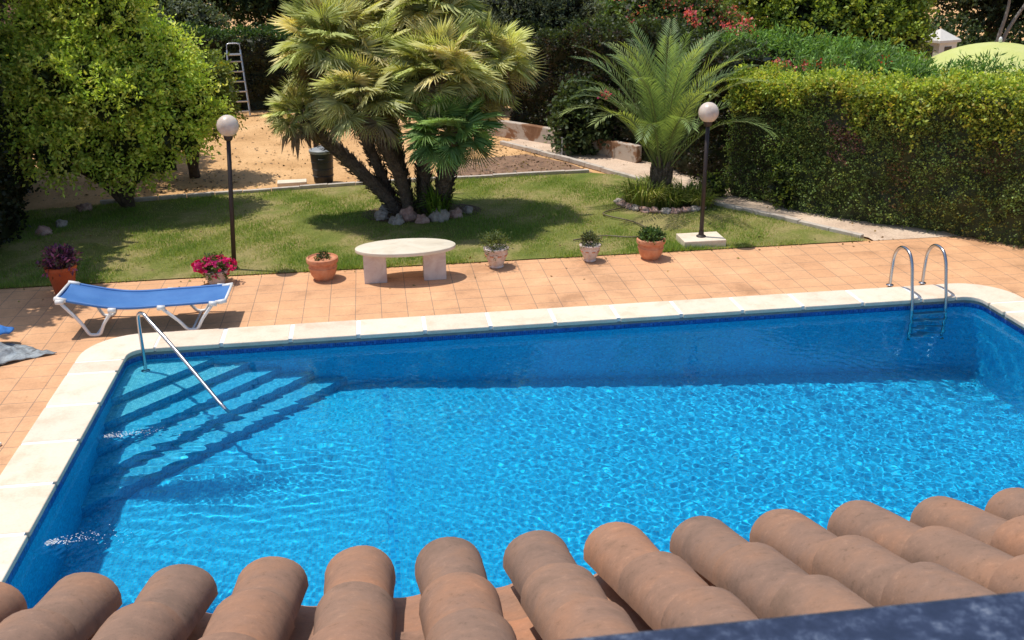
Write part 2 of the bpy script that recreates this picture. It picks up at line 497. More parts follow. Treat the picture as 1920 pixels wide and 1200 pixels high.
# water surface: gently rippled sheet
NX, NY = 1080, 568
xs = np.linspace(PX0 - .02, PX1 + .02, NX); ys = np.linspace(PY0 - .02, PY1 + .02, NY)
X, Y = np.meshgrid(xs, ys)
Z = np.zeros_like(X)
wr = np.random.default_rng(5)
for i in range(90):
    lam = .055 * (3.6 ** wr.uniform(0, 1))
    th = wr.uniform(0, 2 * PI)
    k = 2 * PI / lam
    a = .0040 / k
    mod = .6 + .4 * np.sin(X * wr.uniform(.3, 1.6) * np.cos(th + 1) + Y * wr.uniform(.3, 1.6) + wr.uniform(0, 6))
    Z += a * mod * np.sin(k * (X * math.cos(th) + Y * math.sin(th)) + wr.uniform(0, 6.3) + .9 * np.sin(X * 1.9 + i) + .9 * np.sin(Y * 2.3 + 2 * i))
Z *= .42 + .58 / (1 + np.exp(-(X - .6) * 1.4))      # calmer over the shallow end
# return jets on the left wall stir the surface
for (jx, jy, s, ln) in ((-2.9, 9.27, 1.0, .55), (-2.93, 7.38, 1.0, .5)):
    dx = X - jx; dy = (Y - jy)
    spread = .08 + .15 * np.clip(dx, 0, 1.6)
    env = np.exp(-(dy / spread) ** 2) * np.where(dx > 0, np.exp(-dx / ln), np.exp(-(dx / .1) ** 2))
    for q in range(14):
        th = wr.uniform(-1.2, 1.2); lam = wr.uniform(.05, .16)
        Z += env * s * .0021 * np.sin(2 * PI / lam * (X * math.cos(th) + Y * math.sin(th)) + wr.uniform(0, 6))
# wave trains spreading over the steps
dx = X - PX0; dy = Y - 9.4
r = np.hypot(dx, dy)
an = np.arctan2(dy, dx)
for q in range(16):
    lam = wr.uniform(.08, .26); th = PI / 2 + wr.uniform(-.45, .30); k = 2 * PI / lam
    cx_, cy_ = wr.uniform(-2.4, -1.2), wr.uniform(8.5, 10.0)
    Z += (.0240 / k) * np.exp(-((X - cx_) / 1.0) ** 2 - ((Y - cy_) / .55) ** 2) * np.sin(k * (X * math.cos(th) + Y * math.sin(th)) + 1.2 * np.sin(X * wr.uniform(1, 4) + q) + .8 * np.sin(Y * 3 + q))
Z += .0022 * np.exp(-((X - 7.0) ** 2 + (Y - 10.8) ** 2) / 1.2) * np.sin(2 * PI * np.hypot(X - 7, Y - 11) / .24 + np.sin(X * 5))
calm = np.clip(np.minimum(np.minimum(X - PX0, PX1 - X), np.minimum(Y - PY0, PY1 - Y)) / .15, .25, 1)
Z = Z * calm + WZ
V = np.stack([X, Y, Z], -1).reshape(-1, 3)
idx = np.arange(NX * NY).reshape(NY, NX)
F = np.stack([idx[:-1, :-1], idx[:-1, 1:], idx[1:, 1:], idx[1:, :-1]], -1).reshape(-1, 4)
me = bpy.data.meshes.new('pool_water')
me.vertices.add(len(V)); me.vertices.foreach_set('co', V.ravel())
me.loops.add(F.size); me.loops.foreach_set('vertex_index', F.ravel().astype(np.int32))
me.polygons.add(len(F)); me.polygons.foreach_set('loop_start', np.arange(0, F.size, 4, dtype=np.int32)); me.polygons.foreach_set('loop_total', np.full(len(F), 4, dtype=np.int32))
me.update(calc_edges=True); me.polygons.foreach_set('use_smooth', [True] * len(F))
g = NM('clear_water')
gl = g.n('ShaderNodeBsdfRefraction'); gl.inputs['Color'].default_value = (.80, .955, 1, 1); gl.inputs['Roughness'].default_value = 0; gl.inputs['IOR'].default_value = 1.33
p = g.n('ShaderNodeBsdfGlass'); p.inputs['Color'].default_value = (.52, .945, 1, 1); p.inputs['Roughness'].default_value = 0; p.inputs['IOR'].default_value = 1.33
M['water'] = g.done(p)
me.materials.append(M['water'])
water = bpy.data.objects.new('pool_water', me); link(water)
tag(water, 'clear rippled water filling the swimming pool', 'water', kind='structure')
if USE_MNEE:
    water.cycles.is_caustics_caster = True
    for o in bpy.data.objects:
        if o.type == 'MESH' and o.name.split('.')[0] in ('basin_wall', 'basin_floor', 'slope_break_line', 'pool_step', 'waterline_border'):
            o.cycles.is_caustics_receiver = True

# ------------------------------------------------------------------ ground sheets
def sheet(name, poly, z, mat, label=None):
    vs = [(x, y, z) for x, y in poly]
    o = mesh_obj(name, vs, [tuple(range(len(vs)))], mat)
    if o.data.polygons[0].normal.z < 0: o.data.flip_normals()
    tag(o, label, None, kind='structure')
    return o
def frame_sheet(name, X0, Y0, X1, Y1, hx0, hy0, hx1, hy1, z, mat, label, right=None):
    mb = MB()
    for a in ((X0, Y0, X1, hy0), (X0, hy1, X1, Y1), (X0, hy0, hx0, hy1), (hx1, hy0, X1, hy1)):
        mb.add([(a[0], a[1], z), (a[2], a[1], z), (a[2], a[3], z), (a[0], a[3], z)], [(0, 1, 2, 3)])
    o = mb.build(name, mat); tag(o, label, None, kind='structure'); return o
hole = (PX0 - .2, PY0 - .2, PX1 + .2, PY1 + .2)
frame_sheet('ground', -260, -120, 260, 320, *hole, -.03, M['earth'], 'bare sandy earth of the garden and beyond')
frame_sheet('pool_deck', -9, 1.5, 12.5, 13.86, *hole, 0.0, M['deck'], 'orange terracotta paving tiles around the pool')
curb = [(7.62, 14.03), (6.95, 15.0), (6.0, 16.35), (5.35, 17.9), (4.85, 18.9), (4.1, 20.35), (2.91, 22.49)]
farp = [(9.75, 13.05), (8.66, 14.1), (7.15, 15.6), (6.35, 17.0), (5.5, 19.1), (4.35, 21.1), (3.1, 23.2)]
sheet('garden_path', [(7.62, 13.863), (9.75, 13.863), (9.75, 13.05)][0:2] + [(p[0] + .9, p[1] + .2) for p in farp[1:]] + curb[::-1], 0.004, M['path'], 'pinkish concrete path running along the hedge')
lawn_poly = [(-6.8, 13.87), (7.55, 13.87), (6.93, 14.9), (5.95, 16.3), (5.32, 17.8), (4.8, 18.85), (4.3, 19.15), (1.8, 19.05), (-.4, 18.95), (-2.5, 18.7), (-5.0, 18.35), (-6.8, 18.1)]
sheet('lawn', lawn_poly, .012, M['turf'], 'short green lawn between the paving and the bare earth')

# ------------------------------------------------------------------ foliage tools
def fast_mesh(name, V, F, cols, mat, parent=None, loc=None):
    """V (n,3), F (m,k) one polygon size, cols (m,3) colour per face"""
    me = bpy.data.meshes.new(name)
    F = np.asarray(F, dtype=np.int32); k = F.shape[1]
    me.vertices.add(len(V)); me.vertices.foreach_set('co', np.asarray(V, dtype=np.float32).ravel())
    me.loops.add(F.size); me.loops.foreach_set('vertex_index', F.ravel())
    me.polygons.add(len(F))
    me.polygons.foreach_set('loop_start', np.arange(0, F.size, k, dtype=np.int32))
    me.polygons.foreach_set('loop_total', np.full(len(F), k, dtype=np.int32))
    me.update(calc_edges=True)
    if cols is not None:
        at = me.attributes.new('Col', 'FLOAT_COLOR', 'FACE')
        c = np.ones((len(F), 4), dtype=np.float32); c[:, :3] = cols
        at.data.foreach_set('color', c.ravel())
    me.materials.append(mat)
    o = bpy.data.objects.new(name, me)
    if loc is not None: o.location = loc
    return link(o, parent)

def unit(a):
    return a / np.maximum(np.linalg.norm(a, axis=-1, keepdims=True), 1e-9)

def leaf_quads(P, D, L, Wd, rg):
    """diamond leaves: base P, axis D, length L, half width Wd"""
    S = unit(np.cross(D, rg.normal(size=D.shape)))
    B = np.cross(S, D)
    m = P + D * (L * .45)[:, None]
    V = np.stack([P, m + S * Wd[:, None] + B * (Wd * .25)[:, None], P + D * L[:, None], m - S * Wd[:, None] + B * (Wd * .25)[:, None]], 1)
    return V.reshape(-1, 3), np.arange(len(P) * 4).reshape(-1, 4)

def pick_cols(n, pal, rg, wts=None):
    pal = np.array(pal); i = rg.choice(len(pal), n, p=wts)
    c = pal[i] * rg.uniform(.75, 1.25, (n, 1))
    return c

def sprigs(C, N, rg, per=14, length=.3, leaf=.06, width=.02, pal=((.1, .18, .02),), wts=None, spread=.8, droop=.0, jitter=.03, dark=None):
    """C clump starts, N outward directions -> leaf arrays"""
    n = len(C)
    d = unit(N + rg.normal(0, .45, N.shape) + np.array([0, 0, -droop]))
    t = np.tile(np.linspace(.05, 1, per), n)
    Ci = np.repeat(C, per, 0); di = np.repeat(d, per, 0)
    ln = np.repeat(rg.uniform(.6, 1.2, n) * length, per)
    P = Ci + di * (t * ln)[:, None] + rg.normal(0, jitter, (n * per, 3))
    P[:, 2] -= droop * .35 * (t ** 2) * ln
    D = unit(di * .6 + rg.normal(0, spread, (n * per, 3)))
    L = leaf * rg.uniform(.6, 1.25, n * per); W_ = width * rg.uniform(.7, 1.2, n * per)
    V, F = leaf_quads(P, D, L, W_, rg)
    cc = pick_cols(n, pal, rg, wts)
    if dark is not None: cc = cc * dark[:, None]
    col = np.repeat(cc, per, 0) * rg.uniform(.75, 1.25, (n * per, 1))
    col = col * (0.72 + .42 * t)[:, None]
    return V, F, col

def blob_points(blobs, n, rg, rmin=.86, rmax=1.05, up=.15, zmin=None):
    """points on the lumpy union of ellipsoids; blob = (cx, cy, cz, rx, ry, rz)"""
    B = np.array(blobs, float)
    area = (B[:, 3] * B[:, 4] + B[:, 3] * B[:, 5] + B[:, 4] * B[:, 5])
    out_c = []; out_n = []; got = 0
    while got < n:
        k = int((n - got) * 1.6) + 50
        i = rg.choice(len(B), k, p=area / area.sum())
        d = unit(rg.normal(size=(k, 3)) + np.array([0, 0, up]))
        rr = rg.uniform(rmin, rmax, k)
        c = B[i, :3] + d * B[i, 3:] * rr[:, None]
        keep = np.ones(k, bool)
        for j in range(len(B)):
            q = np.linalg.norm((c - B[j, :3]) / B[j, 3:], axis=1)
            keep &= ~((q < .80) & (i != j))
        if zmin is not None: keep &= c[:, 2] > zmin
        c = c[keep]; nn = unit(d[keep] / B[i[keep], 3:])
        out_c.append(c); out_n.append(nn); got += len(c)
    return np.concatenate(out_c)[:n], np.concatenate(out_n)[:n]

def make_blobs(center, rad, k, size, rg, flat=1.0):
    """split a crown into k lobes spread through an ellipsoid"""
    out = []
    for i in range(k):
        d = unit(rg.normal(size=3)); d[2] = abs(d[2]) * .9 - .25
        q = np.array(center) + d * np.array(rad) * rg.uniform(.45, .85)
        s = size * rg.uniform(.7, 1.25)
        out.append((q[0], q[1], q[2], s, s, s * flat))
    out.append((*center, rad[0] * .62, rad[1] * .62, rad[2] * .62))
    return out

def core_mesh(blobs, parent, name='inner_shade', col=(.018, .026, .008), scale=.72, rg=None, mat=None):
    """dark leaves inside a crown; their colour paints the shade seen in gaps"""
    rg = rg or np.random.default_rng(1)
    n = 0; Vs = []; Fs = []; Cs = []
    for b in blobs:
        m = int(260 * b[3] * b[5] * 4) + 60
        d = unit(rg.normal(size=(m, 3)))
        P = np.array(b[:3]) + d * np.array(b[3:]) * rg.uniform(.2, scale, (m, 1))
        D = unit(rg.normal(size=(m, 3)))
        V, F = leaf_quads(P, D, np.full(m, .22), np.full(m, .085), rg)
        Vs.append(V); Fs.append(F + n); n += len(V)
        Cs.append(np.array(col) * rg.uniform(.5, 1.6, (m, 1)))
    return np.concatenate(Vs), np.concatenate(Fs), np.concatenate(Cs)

def merge(parts):
    n = 0; Vs = []; Fs = []; Cs = []
    for V, F, C in parts:
        Vs.append(V); Fs.append(F + n); Cs.append(C); n += len(V)
    return np.concatenate(Vs), np.concatenate(Fs), np.concatenate(Cs)

def branches(root, base, targets, r0, mat, bend=.25, name='trunk', n=9, rg=None):
    mb = MB(); base = Vector(base)
    rgl = random.Random(int(abs(base.x * 100 + base.y * 10)))
    for i, t in enumerate(targets):
        t = Vector(t)
        j = Vector((rgl.uniform(-.05, .05), rgl.uniform(-.05, .05), 0))
        mid1 = base + (t - base) * .35 + Vector((rgl.uniform(-bend, bend) * .4, rgl.uniform(-bend, bend) * .4, (t - base).length * .06))
        mid2 = base + (t - base) * .7 + Vector((rgl.uniform(-bend, bend), rgl.uniform(-bend, bend), 0)) * .5
        pts = bezier([base + j, mid1, mid2, t], 5)
        k = len(pts)
        mb.tube(pts, [r0 * (1 - .8 * q / (k - 1)) * (1.0 if i == 0 else .62) * (1 + .1 * math.sin(q * 2.1 + i)) for q in range(k)], n)
    return mb.build(name, mat, root, smooth=True)

def tree(name, label, cat, base, blobs, n, pal, wts=None, per=14, length=.3, leaf=.06, width=.02, mat='leaf', trunk_r=.09, group=None,
         droop=.1, seed=1, core=(.018, .028, .008), targets=None, spread=.8, extra=None, bark='bark', zmin=.15, trunk=True, up=.15):
    rg = np.random.default_rng(seed)
    root = empty(name, base, 0, label, cat, group)
    off = np.array(base)
    bl = [(b[0] - off[0], b[1] - off[1], b[2] - off[2], b[3], b[4], b[5]) for b in blobs]
    C, N = blob_points(bl, n, rg, up=up, zmin=zmin - off[2])
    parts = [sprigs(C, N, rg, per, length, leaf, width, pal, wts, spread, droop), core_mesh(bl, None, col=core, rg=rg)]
    if extra: parts.append(extra(C, N, rg))
    V, F, Cc = merge(parts)
    fast_mesh('crown' if 'tree' in name or 'bush' in name else 'foliage', V, F, Cc, M[mat], root)
    if trunk:
        if targets is None:
            targets = [tuple(np.array(b[:3]) * np.array([.9, .9, .95])) for b in bl[:6]]
        branches(root, (0, 0, -.03), targets, trunk_r, M[bark])
    return root

def hedge_strip(name, label, line, depth, height, seed, pal_face, pal_top, density=1500, leaf=.045, width=.018, base_col=(.02, .03, .008),
                lump=.12, cat='hedge', wts_face=None, wts_top=None, patches=None, mat='leaf', hvar=.08, group=None, spill=0.0):
    """line: list of (x, y) front foot points from right to left when seen from the garden; the hedge thickens away from the garden"""
    rg = np.random.default_rng(seed)
    o0 = np.array([line[0][0], line[0][1], 0.0])
    root = empty(name, tuple(o0), 0, label, cat, group)
    pts = np.array(line, float) - o0[:2]
    seg = np.diff(pts, axis=0); sl = np.linalg.norm(seg, axis=1); tot = sl.sum(); cum = np.concatenate([[0], np.cumsum(sl)])
    def at(s):
        i = np.clip(np.searchsorted(cum, s, side='right') - 1, 0, len(sl) - 1)
        f = (s - cum[i]) / sl[i]
        p = pts[i] + seg[i] * f[:, None]
        t = seg[i] / sl[i][:, None]
        nrm = np.stack([t[:, 1], -t[:, 0]], 1)       # towards the garden when line runs left to right (x rising)
        return p, nrm
    side = 1.0
    def lumps(s, v):
        return lump * (np.sin(s * 1.9 + seed) * .35 + np.sin(s * 4.3 + v * 3.1 + 1.7) * .3 + np.sin(s * 9.1 - v * 6.3) * .2 + np.sin(s * 2.3 - v * 8.7 + 3) * .25)
    def hgt(s):
        return height + hvar * (np.sin(s * .9 + seed * 1.3) + .6 * np.sin(s * 2.7 + seed) + .35 * np.sin(s * 7.3))
    parts = []
    # inner body as a bumpy grid, coloured dark to paint shade into the gaps
    ns, nv = max(8, int(tot / .12)), 34
    S = np.linspace(0, tot, ns)
    body = []
    for j in range(nv):
        u = j / (nv - 1)
        p, nr_ = at(S)
        hh = hgt(S)
        if u < .45:
            z = hh * (u / .45) * .96; q = p + nr_ * (lumps(S, z)[:, None] - .07)
        elif u < .62:
            f = (u - .45) / .17; z = hh * .96 + 0 * S - .03; q = p - nr_ * (depth * f + .06) 
            z = z + .04 * np.sin(S * 5 + f * 9)
        else:
            f = (u - .62) / .38; z = hh * .96 * (1 - f); q = p - nr_ * (depth - .06)
        body.append(np.concatenate([q, z[:, None]], 1))
    Bv = np.array(body).reshape(-1, 3)
    id_ = np.arange(ns * nv).reshape(nv, ns)
    Fb = np.stack([id_[:-1, :-1], id_[:-1, 1:], id_[1:, 1:], id_[1:, :-1]], -1).reshape(-1, 4)
    Bv = Bv + rg.normal(0, .02, Bv.shape)
    parts.append((Bv, Fb, np.array(base_col) * rg.uniform(.5, 1.5, (len(Fb), 1))))
    # leaves on the face
    per = 7
    nf = int(tot * height * density / per)
    s = rg.uniform(0, tot, nf); v = rg.uniform(0, 1, nf) ** .9
    p, nr_ = at(s); z = hgt(s) * v
    q = p + nr_ * (lumps(s, z) + rg.uniform(-.07, .05, nf))[:, None]
    C = np.concatenate([q, z[:, None]], 1)
    N = np.concatenate([nr_, np.full((nf, 1), .8)], 1)
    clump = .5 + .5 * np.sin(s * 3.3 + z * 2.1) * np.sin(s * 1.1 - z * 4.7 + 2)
    dk = (.66 + .5 * clump) * (.76 + .45 * (z / height) ** 1.3)  # height term paints light into leaf colours, brighter high on the face
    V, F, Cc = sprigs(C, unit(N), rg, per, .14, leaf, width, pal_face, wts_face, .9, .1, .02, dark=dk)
    if patches:
        Pc = V.reshape(-1, 4, 3).mean(1)
        for (ps, pz, rs, rz_, colr, prob) in patches:
            pp, _ = at(np.array([ps]))
            dd = np.hypot(np.linalg.norm(Pc[:, :2] - pp[0], axis=1) / rs, (Pc[:, 2] - pz) / rz_)
            m = (dd < 1 + .3 * np.sin(Pc[:, 2] * 14 + Pc[:, 0] * 11)) & (rg.uniform(size=len(Pc)) < prob)
            Cc[m] = np.array(colr) * rg.uniform(.6, 1.4, (m.sum(), 1))
    parts.append((V, F, Cc))
    # the leafy growth of the top spilling down over the face in uneven tongues
    if spill:
        ns_ = int(tot * density * .34 / per * 2)
        s = rg.uniform(0, tot, ns_)
        dep = spill * (.30 + .35 * np.clip(s / tot * 1.4 - .2, 0, 1) + .30 * np.sin(s * 2.3 + 1) * np.sin(s * .9) + .22 * np.sin(s * 6.1) + .12 * np.sin(s * 13.7))
        fz = rg.uniform(0, 1, ns_) ** 1.5
        z = hgt(s) - np.clip(dep, .04, 9) * fz
        p, nr_ = at(s); q = p + nr_ * (lumps(s, z) + rg.uniform(.0, .10, ns_))[:, None]
        parts.append(sprigs(np.concatenate([q, z[:, None]], 1), unit(np.concatenate([nr_, np.full((ns_, 1), .6)], 1)), rg, per, .17, leaf * 1.5, width * 1.6, [tuple(np.array(c) * .8) for c in pal_top], wts_top, .8, .15, .02))
    # leaves on top
    nt_ = int(tot * depth * density * 1.25 / per)
    s = rg.uniform(0, tot, nt_); f = rg.uniform(-.12, 1, nt_)
    p, nr_ = at(s); z = hgt(s) + rg.normal(0, .035, nt_) + .05 * np.sin(s * 6 + f * 7) - .10 * np.clip(-f, 0, 1) / .12
    q = p - nr_ * (f * depth)[:, None]
    C = np.concatenate([q, z[:, None]], 1)
    N = np.concatenate([nr_ * .15, np.full((nt_, 1), 1.0)], 1)
    parts.append(sprigs(C, unit(N), rg, per, .15, leaf * (1.4 if spill else 1.1), width * (1.5 if spill else 1.1), pal_top, wts_top, .8, .05, .02))
    # ends
    ne = int(depth * height * density / per)
    for e, sg in ((0.0, -1), (tot, 1)):
        p, nr_ = at(np.full(ne, e if e == 0 else tot - 1e-6)); f = rg.uniform(0, 1, ne); z = hgt(np.full(ne, e)) * rg.uniform(0, 1, ne)
        q = p - nr_ * (f * depth)[:, None]; tdir = np.stack([-nr_[:, 1], nr_[:, 0]], 1) * sg
        parts.append(sprigs(np.concatenate([q, z[:, None]], 1), np.concatenate([tdir, np.full((ne, 1), .2)], 1), rg, per, .14, leaf, width, pal_face, wts_face, .9, .1, .02))
    V, F, Cc = merge(parts)
    fast_mesh('foliage', V, F, Cc, M[mat], root)
    # stems at the foot
    mb = MB()
    k = max(3, int(tot / .6))
    for i in range(k):
        pp, nn = at(np.array([min(tot - .01, (i + .5) * tot / k)]))
        x, y = pp[0] - nn[0] * depth * .45
        mb.tube([(x, y, -.03), (x + rg.uniform(-.08, .08), y, height * .5), (x + rg.uniform(-.15, .15), y, height * .85)], [.035, .028, .012], 7)
    mb.build('stem', M['bark'], root, smooth=True)
    return root

GREEN_DARK = [(.030, .055, .012), (.045, .075, .015), (.02, .035, .010)]
BRIGHT = [(.55, .68, .11), (.65, .74, .15), (.38, .54, .08), (.74, .74, .17)]

# ------------------------------------------------------------------ right boundary hedge
# seen from the garden its face runs from back-left to front-right
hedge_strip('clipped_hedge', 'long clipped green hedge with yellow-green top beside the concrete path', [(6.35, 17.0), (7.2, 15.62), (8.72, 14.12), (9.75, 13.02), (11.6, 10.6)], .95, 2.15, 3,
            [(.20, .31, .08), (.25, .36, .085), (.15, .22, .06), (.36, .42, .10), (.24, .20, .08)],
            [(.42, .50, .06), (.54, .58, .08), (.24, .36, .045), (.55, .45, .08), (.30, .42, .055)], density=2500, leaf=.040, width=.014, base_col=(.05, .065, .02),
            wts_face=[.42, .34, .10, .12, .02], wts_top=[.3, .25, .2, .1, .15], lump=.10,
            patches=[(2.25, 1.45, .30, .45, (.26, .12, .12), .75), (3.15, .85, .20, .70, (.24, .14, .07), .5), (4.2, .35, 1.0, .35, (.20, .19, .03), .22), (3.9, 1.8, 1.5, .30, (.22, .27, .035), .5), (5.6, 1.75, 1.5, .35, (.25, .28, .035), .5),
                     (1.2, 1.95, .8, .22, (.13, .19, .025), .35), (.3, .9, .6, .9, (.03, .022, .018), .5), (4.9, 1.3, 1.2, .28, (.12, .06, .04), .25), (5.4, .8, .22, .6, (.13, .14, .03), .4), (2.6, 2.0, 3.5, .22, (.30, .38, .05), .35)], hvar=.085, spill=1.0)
# darker stretch of climbing plants behind the young palm
hedge_strip('climber_hedge', 'dark overgrown hedge of climbing plants behind the low garden wall', [(3.35, 23.9), (4.75, 21.7), (5.75, 19.6), (6.5, 17.5)], .9, 2.45, 8,
            [(.022, .034, .010), (.035, .05, .014), (.035, .022, .016), (.05, .028, .02)], [(.05, .08, .018), (.03, .05, .012), (.07, .10, .025)], density=1300,
            lump=.22, leaf=.06, width=.024, hvar=.16)
# back hedge with the ladder; shade painted into face colours, light into top colours
hedge_strip('back_hedge', 'clipped green hedge, shade painted on its face, along the far end of the garden behind the ladder', [(-10.5, 28.6), (-4, 28.45), (.0, 28.2), (3.0, 26.2)], 1.3, 1.95, 12,
            [(.018, .030, .008), (.026, .040, .010), (.030, .026, .012)], [(.05, .11, .02), (.07, .14, .025), (.035, .08, .016)], density=900, leaf=.07, width=.028, lump=.14, hvar=.07)
# side hedge that shades the left of the garden
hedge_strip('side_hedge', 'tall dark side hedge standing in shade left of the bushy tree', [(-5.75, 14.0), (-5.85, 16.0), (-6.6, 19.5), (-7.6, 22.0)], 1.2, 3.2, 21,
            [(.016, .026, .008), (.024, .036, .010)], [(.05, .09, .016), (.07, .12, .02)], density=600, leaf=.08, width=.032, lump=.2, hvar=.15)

# ------------------------------------------------------------------ trees and shrubs
rgB = np.random.default_rng(77)
def sub(blobs): return blobs
# the bright bushy tree on the left of the lawn
bush_blobs = [(-4.5, 18.2, 2.55, 1.15, 1.0, 1.05), (-5.4, 17.9, 2.1, .85, .8, .85), (-3.75, 18.0, 1.95, .85, .75, .8), (-4.9, 17.6, 1.65, .72, .6, .6), (-5.30, 17.2, 1.18, .50, .42, .36),
              (-3.55, 17.75, 1.42, .52, .5, .42), (-4.3, 18.0, 3.3, .85, .8, .65), (-5.2, 18.3, 3.05, .8, .75, .7), (-3.45, 18.3, 2.6, .52, .5, .45), (-3.05, 18.1, 1.85, .42, .4, .42),
              (-5.75, 17.4, 1.6, .5, .5, .5), (-4.2, 17.3, 2.1, .5, .4, .45), (-4.9, 17.25, 2.35, .45, .35, .4), (-5.6, 18.3, 2.7, .65, .6, .6), (-4.3, 17.9, 4.0, .7, .7, .5), (-4.15, 17.5, 1.35, .40, .35, .30), (-4.35, 17.6, .95, .42, .3, .38), (-3.85, 17.9, .95, .32, .3, .32), (-4.75, 17.7, .95, .3, .3, .3)]
_r = np.random.default_rng(12)
_b = []
for q in bush_blobs:
    _b.append((q[0], q[1], q[2], q[3] * .64, q[4] * .68, q[5] * .60))
    for k in range(5 if q[3] > .6 else 3):
        d = unit(_r.normal(size=3)); d[1] = -abs(d[1]) * .6; s = q[3] * _r.uniform(.30, .46)
        _b.append((q[0] + d[0] * q[3] * .72, q[1] + d[1] * q[4] * .75, q[2] + d[2] * q[5] * .72, s, s, s * .75))
bush_blobs = _b
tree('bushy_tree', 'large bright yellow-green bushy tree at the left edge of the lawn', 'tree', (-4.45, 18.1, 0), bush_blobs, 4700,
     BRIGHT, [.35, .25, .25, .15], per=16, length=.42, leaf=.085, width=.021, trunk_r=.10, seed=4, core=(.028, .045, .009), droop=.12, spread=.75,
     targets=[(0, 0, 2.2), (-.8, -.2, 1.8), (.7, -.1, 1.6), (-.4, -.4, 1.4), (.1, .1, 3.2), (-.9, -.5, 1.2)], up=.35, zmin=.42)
# looser citrus tree behind it
cit = [(-3.55, 20.4, 1.65, .60, .6, .55), (-3.25, 20.3, 1.95, .42, .45, .36), (-3.95, 20.6, 2.0, .55, .5, .45), (-3.15, 20.2, 1.35, .38, .4, .32), (-3.9, 20.1, 1.25, .5, .5, .4)]
tree('citrus_tree', 'loose grey-green citrus tree behind the bushy tree on the bare earth', 'tree', (-3.65, 20.4, 0), cit, 1100,
     [(.20, .27, .06), (.27, .33, .08), (.14, .20, .04), (.42, .38, .05)], [.4, .25, .3, .05], per=10, length=.32, leaf=.085, width=.026, trunk_r=.10, seed=5, core=(.02, .03, .01), droop=.2,
     targets=[(0, 0, 1.6), (.5, -.1, 1.5), (-.3, .1, 2.1), (.3, .1, 1.9)])
# shade trees over the side hedge
tree('shade_tree', 'dark evergreen tree overhanging the left side of the garden', 'tree', (-7.2, 15.8, 0), [(-7.1, 15.9, 5.0, 1.3, 1.6, 1.1), (-7.0, 17.8, 5.2, 1.2, 1.4, 1.0), (-6.75, 14.0, 4.7, 1.15, 1.1, .9), (-7.4, 20.0, 5.0, 1.5, 1.5, 1.1), (-6.6, 22.3, 4.6, 1.4, 1.3, 1.0)], 3000,
     [(.04, .07, .015), (.06, .10, .02)], per=12, length=.4, leaf=.15, width=.06, trunk_r=.14, seed=6)

# far trees beyond the back hedge
spots = [(-7.9, 33.0, 2.7, 1.9, 'dark rounded evergreen tree behind the far hedge, nearest the pink house'), (-6.0, 34.0, 3.1, 2.4, 'dark leafy tree behind the far hedge, directly above the stepladder'),
         (-2.2, 33.0, 2.9, 2.2, 'dark leafy tree beyond the far hedge, left of the clump of fan palms'), (1.6, 33.5, 3.2, 2.5, 'dark tree mostly hidden behind the clump of fan palms'),
         (5.6, 33.0, 3.0, 2.3, 'dark tree behind the grey-green olive tree'), (-16.2, 37, 3.2, 2.6, 'dark tree beside the pink house, farthest left')]
for i, (x, y, h, r, lab) in enumerate(spots):
    rg = np.random.default_rng(100 + i)
    bl = make_blobs((x, y, h), (r, r * .8, h * .75), 11, r * .42, rg)
    tree('evergreen_tree', lab, 'tree', (x, y, 0), bl, 1100, [(.035, .065, .018), (.05, .085, .02), (.075, .12, .028)], [.5, .35, .15], per=11, length=.45, leaf=.15, width=.055,
         trunk_r=.16, seed=200 + i, core=(.008, .012, .004), group='dark evergreen trees beyond the far hedge')
# a lighter feathery shrub just over the back hedge, by the top of the bushy tree
tree('grey_shrub', 'pale grey-green feathery shrub behind the top of the bushy tree', 'shrub', (-5.0, 30.2, 0), [(-5.0, 30.2, 2.1, .9, .6, .55), (-4.5, 30.3, 1.8, .6, .5, .5), (-5.0, 30.2, 1.2, .5, .5, .9)], 420,
     [(.13, .17, .10), (.18, .21, .13), (.09, .13, .07)], per=10, length=.35, leaf=.10, width=.03, seed=9, trunk_r=.05)
# olive tree
ol = [(3.7, 24.8, 2.6, 1.1, .9, .85), (4.5, 24.5, 2.3, .85, .8, .75), (3.2, 24.6, 2.1, .8, .7, .7), (4.3, 24.4, 1.7, .8, .7, .6), (4.0, 24.9, 3.3, 1.1, .9, .8), (4.9, 24.3, 2.75, .55, .5, .4), (3.4, 24.3, 1.5, .6, .5, .5)]
tree('olive_tree', 'grey-green olive tree between the fan palms and the young date palm', 'tree', (4.0, 24.9, 0), ol, 1900,
     [(.12, .15, .09), (.19, .22, .14), (.07, .10, .055)], per=14, length=.38, leaf=.085, width=.014, trunk_r=.13, seed=10, core=(.014, .018, .010), droop=.1)
# flowering shrubs and trees beyond the right hedge
def flowers(cols, frac, size=.05, k=7, zlo=-9):
    def f(C, N, rg):
        m = (rg.uniform(size=len(C)) < frac) & (N[:, 2] > -.2)
        c = C[m] + N[m] * .10
        ci = np.repeat(c, k, 0) + rg.normal(0, size * 1.1, (len(c) * k, 3))
        D = unit(np.repeat(N[m], k, 0) + rg.normal(0, .8, (len(ci), 3)))
        V, F = leaf_quads(ci, D, np.full(len(ci), size), np.full(len(ci), size * .5), rg)
        return V, F, pick_cols(len(ci), cols, rg)
    return f
def clusters(cs, off):
    def f(C, N, rg):
        P = []
        for c in cs:
            m = 38
            P.append(np.array(c) - np.array(off) + rg.normal(0, 1, (m, 3)) * np.array([.085, .06, .055]))
        P = np.concatenate(P); D = unit(rg.normal(size=P.shape) + np.array([0, -.5, .6]))
        V, F = leaf_quads(P, D, np.full(len(P), .062), np.full(len(P), .03), rg)
        return V, F, pick_cols(len(P), [(.80, .16, .20), (.84, .28, .32), (.72, .11, .14)], rg)
    return f
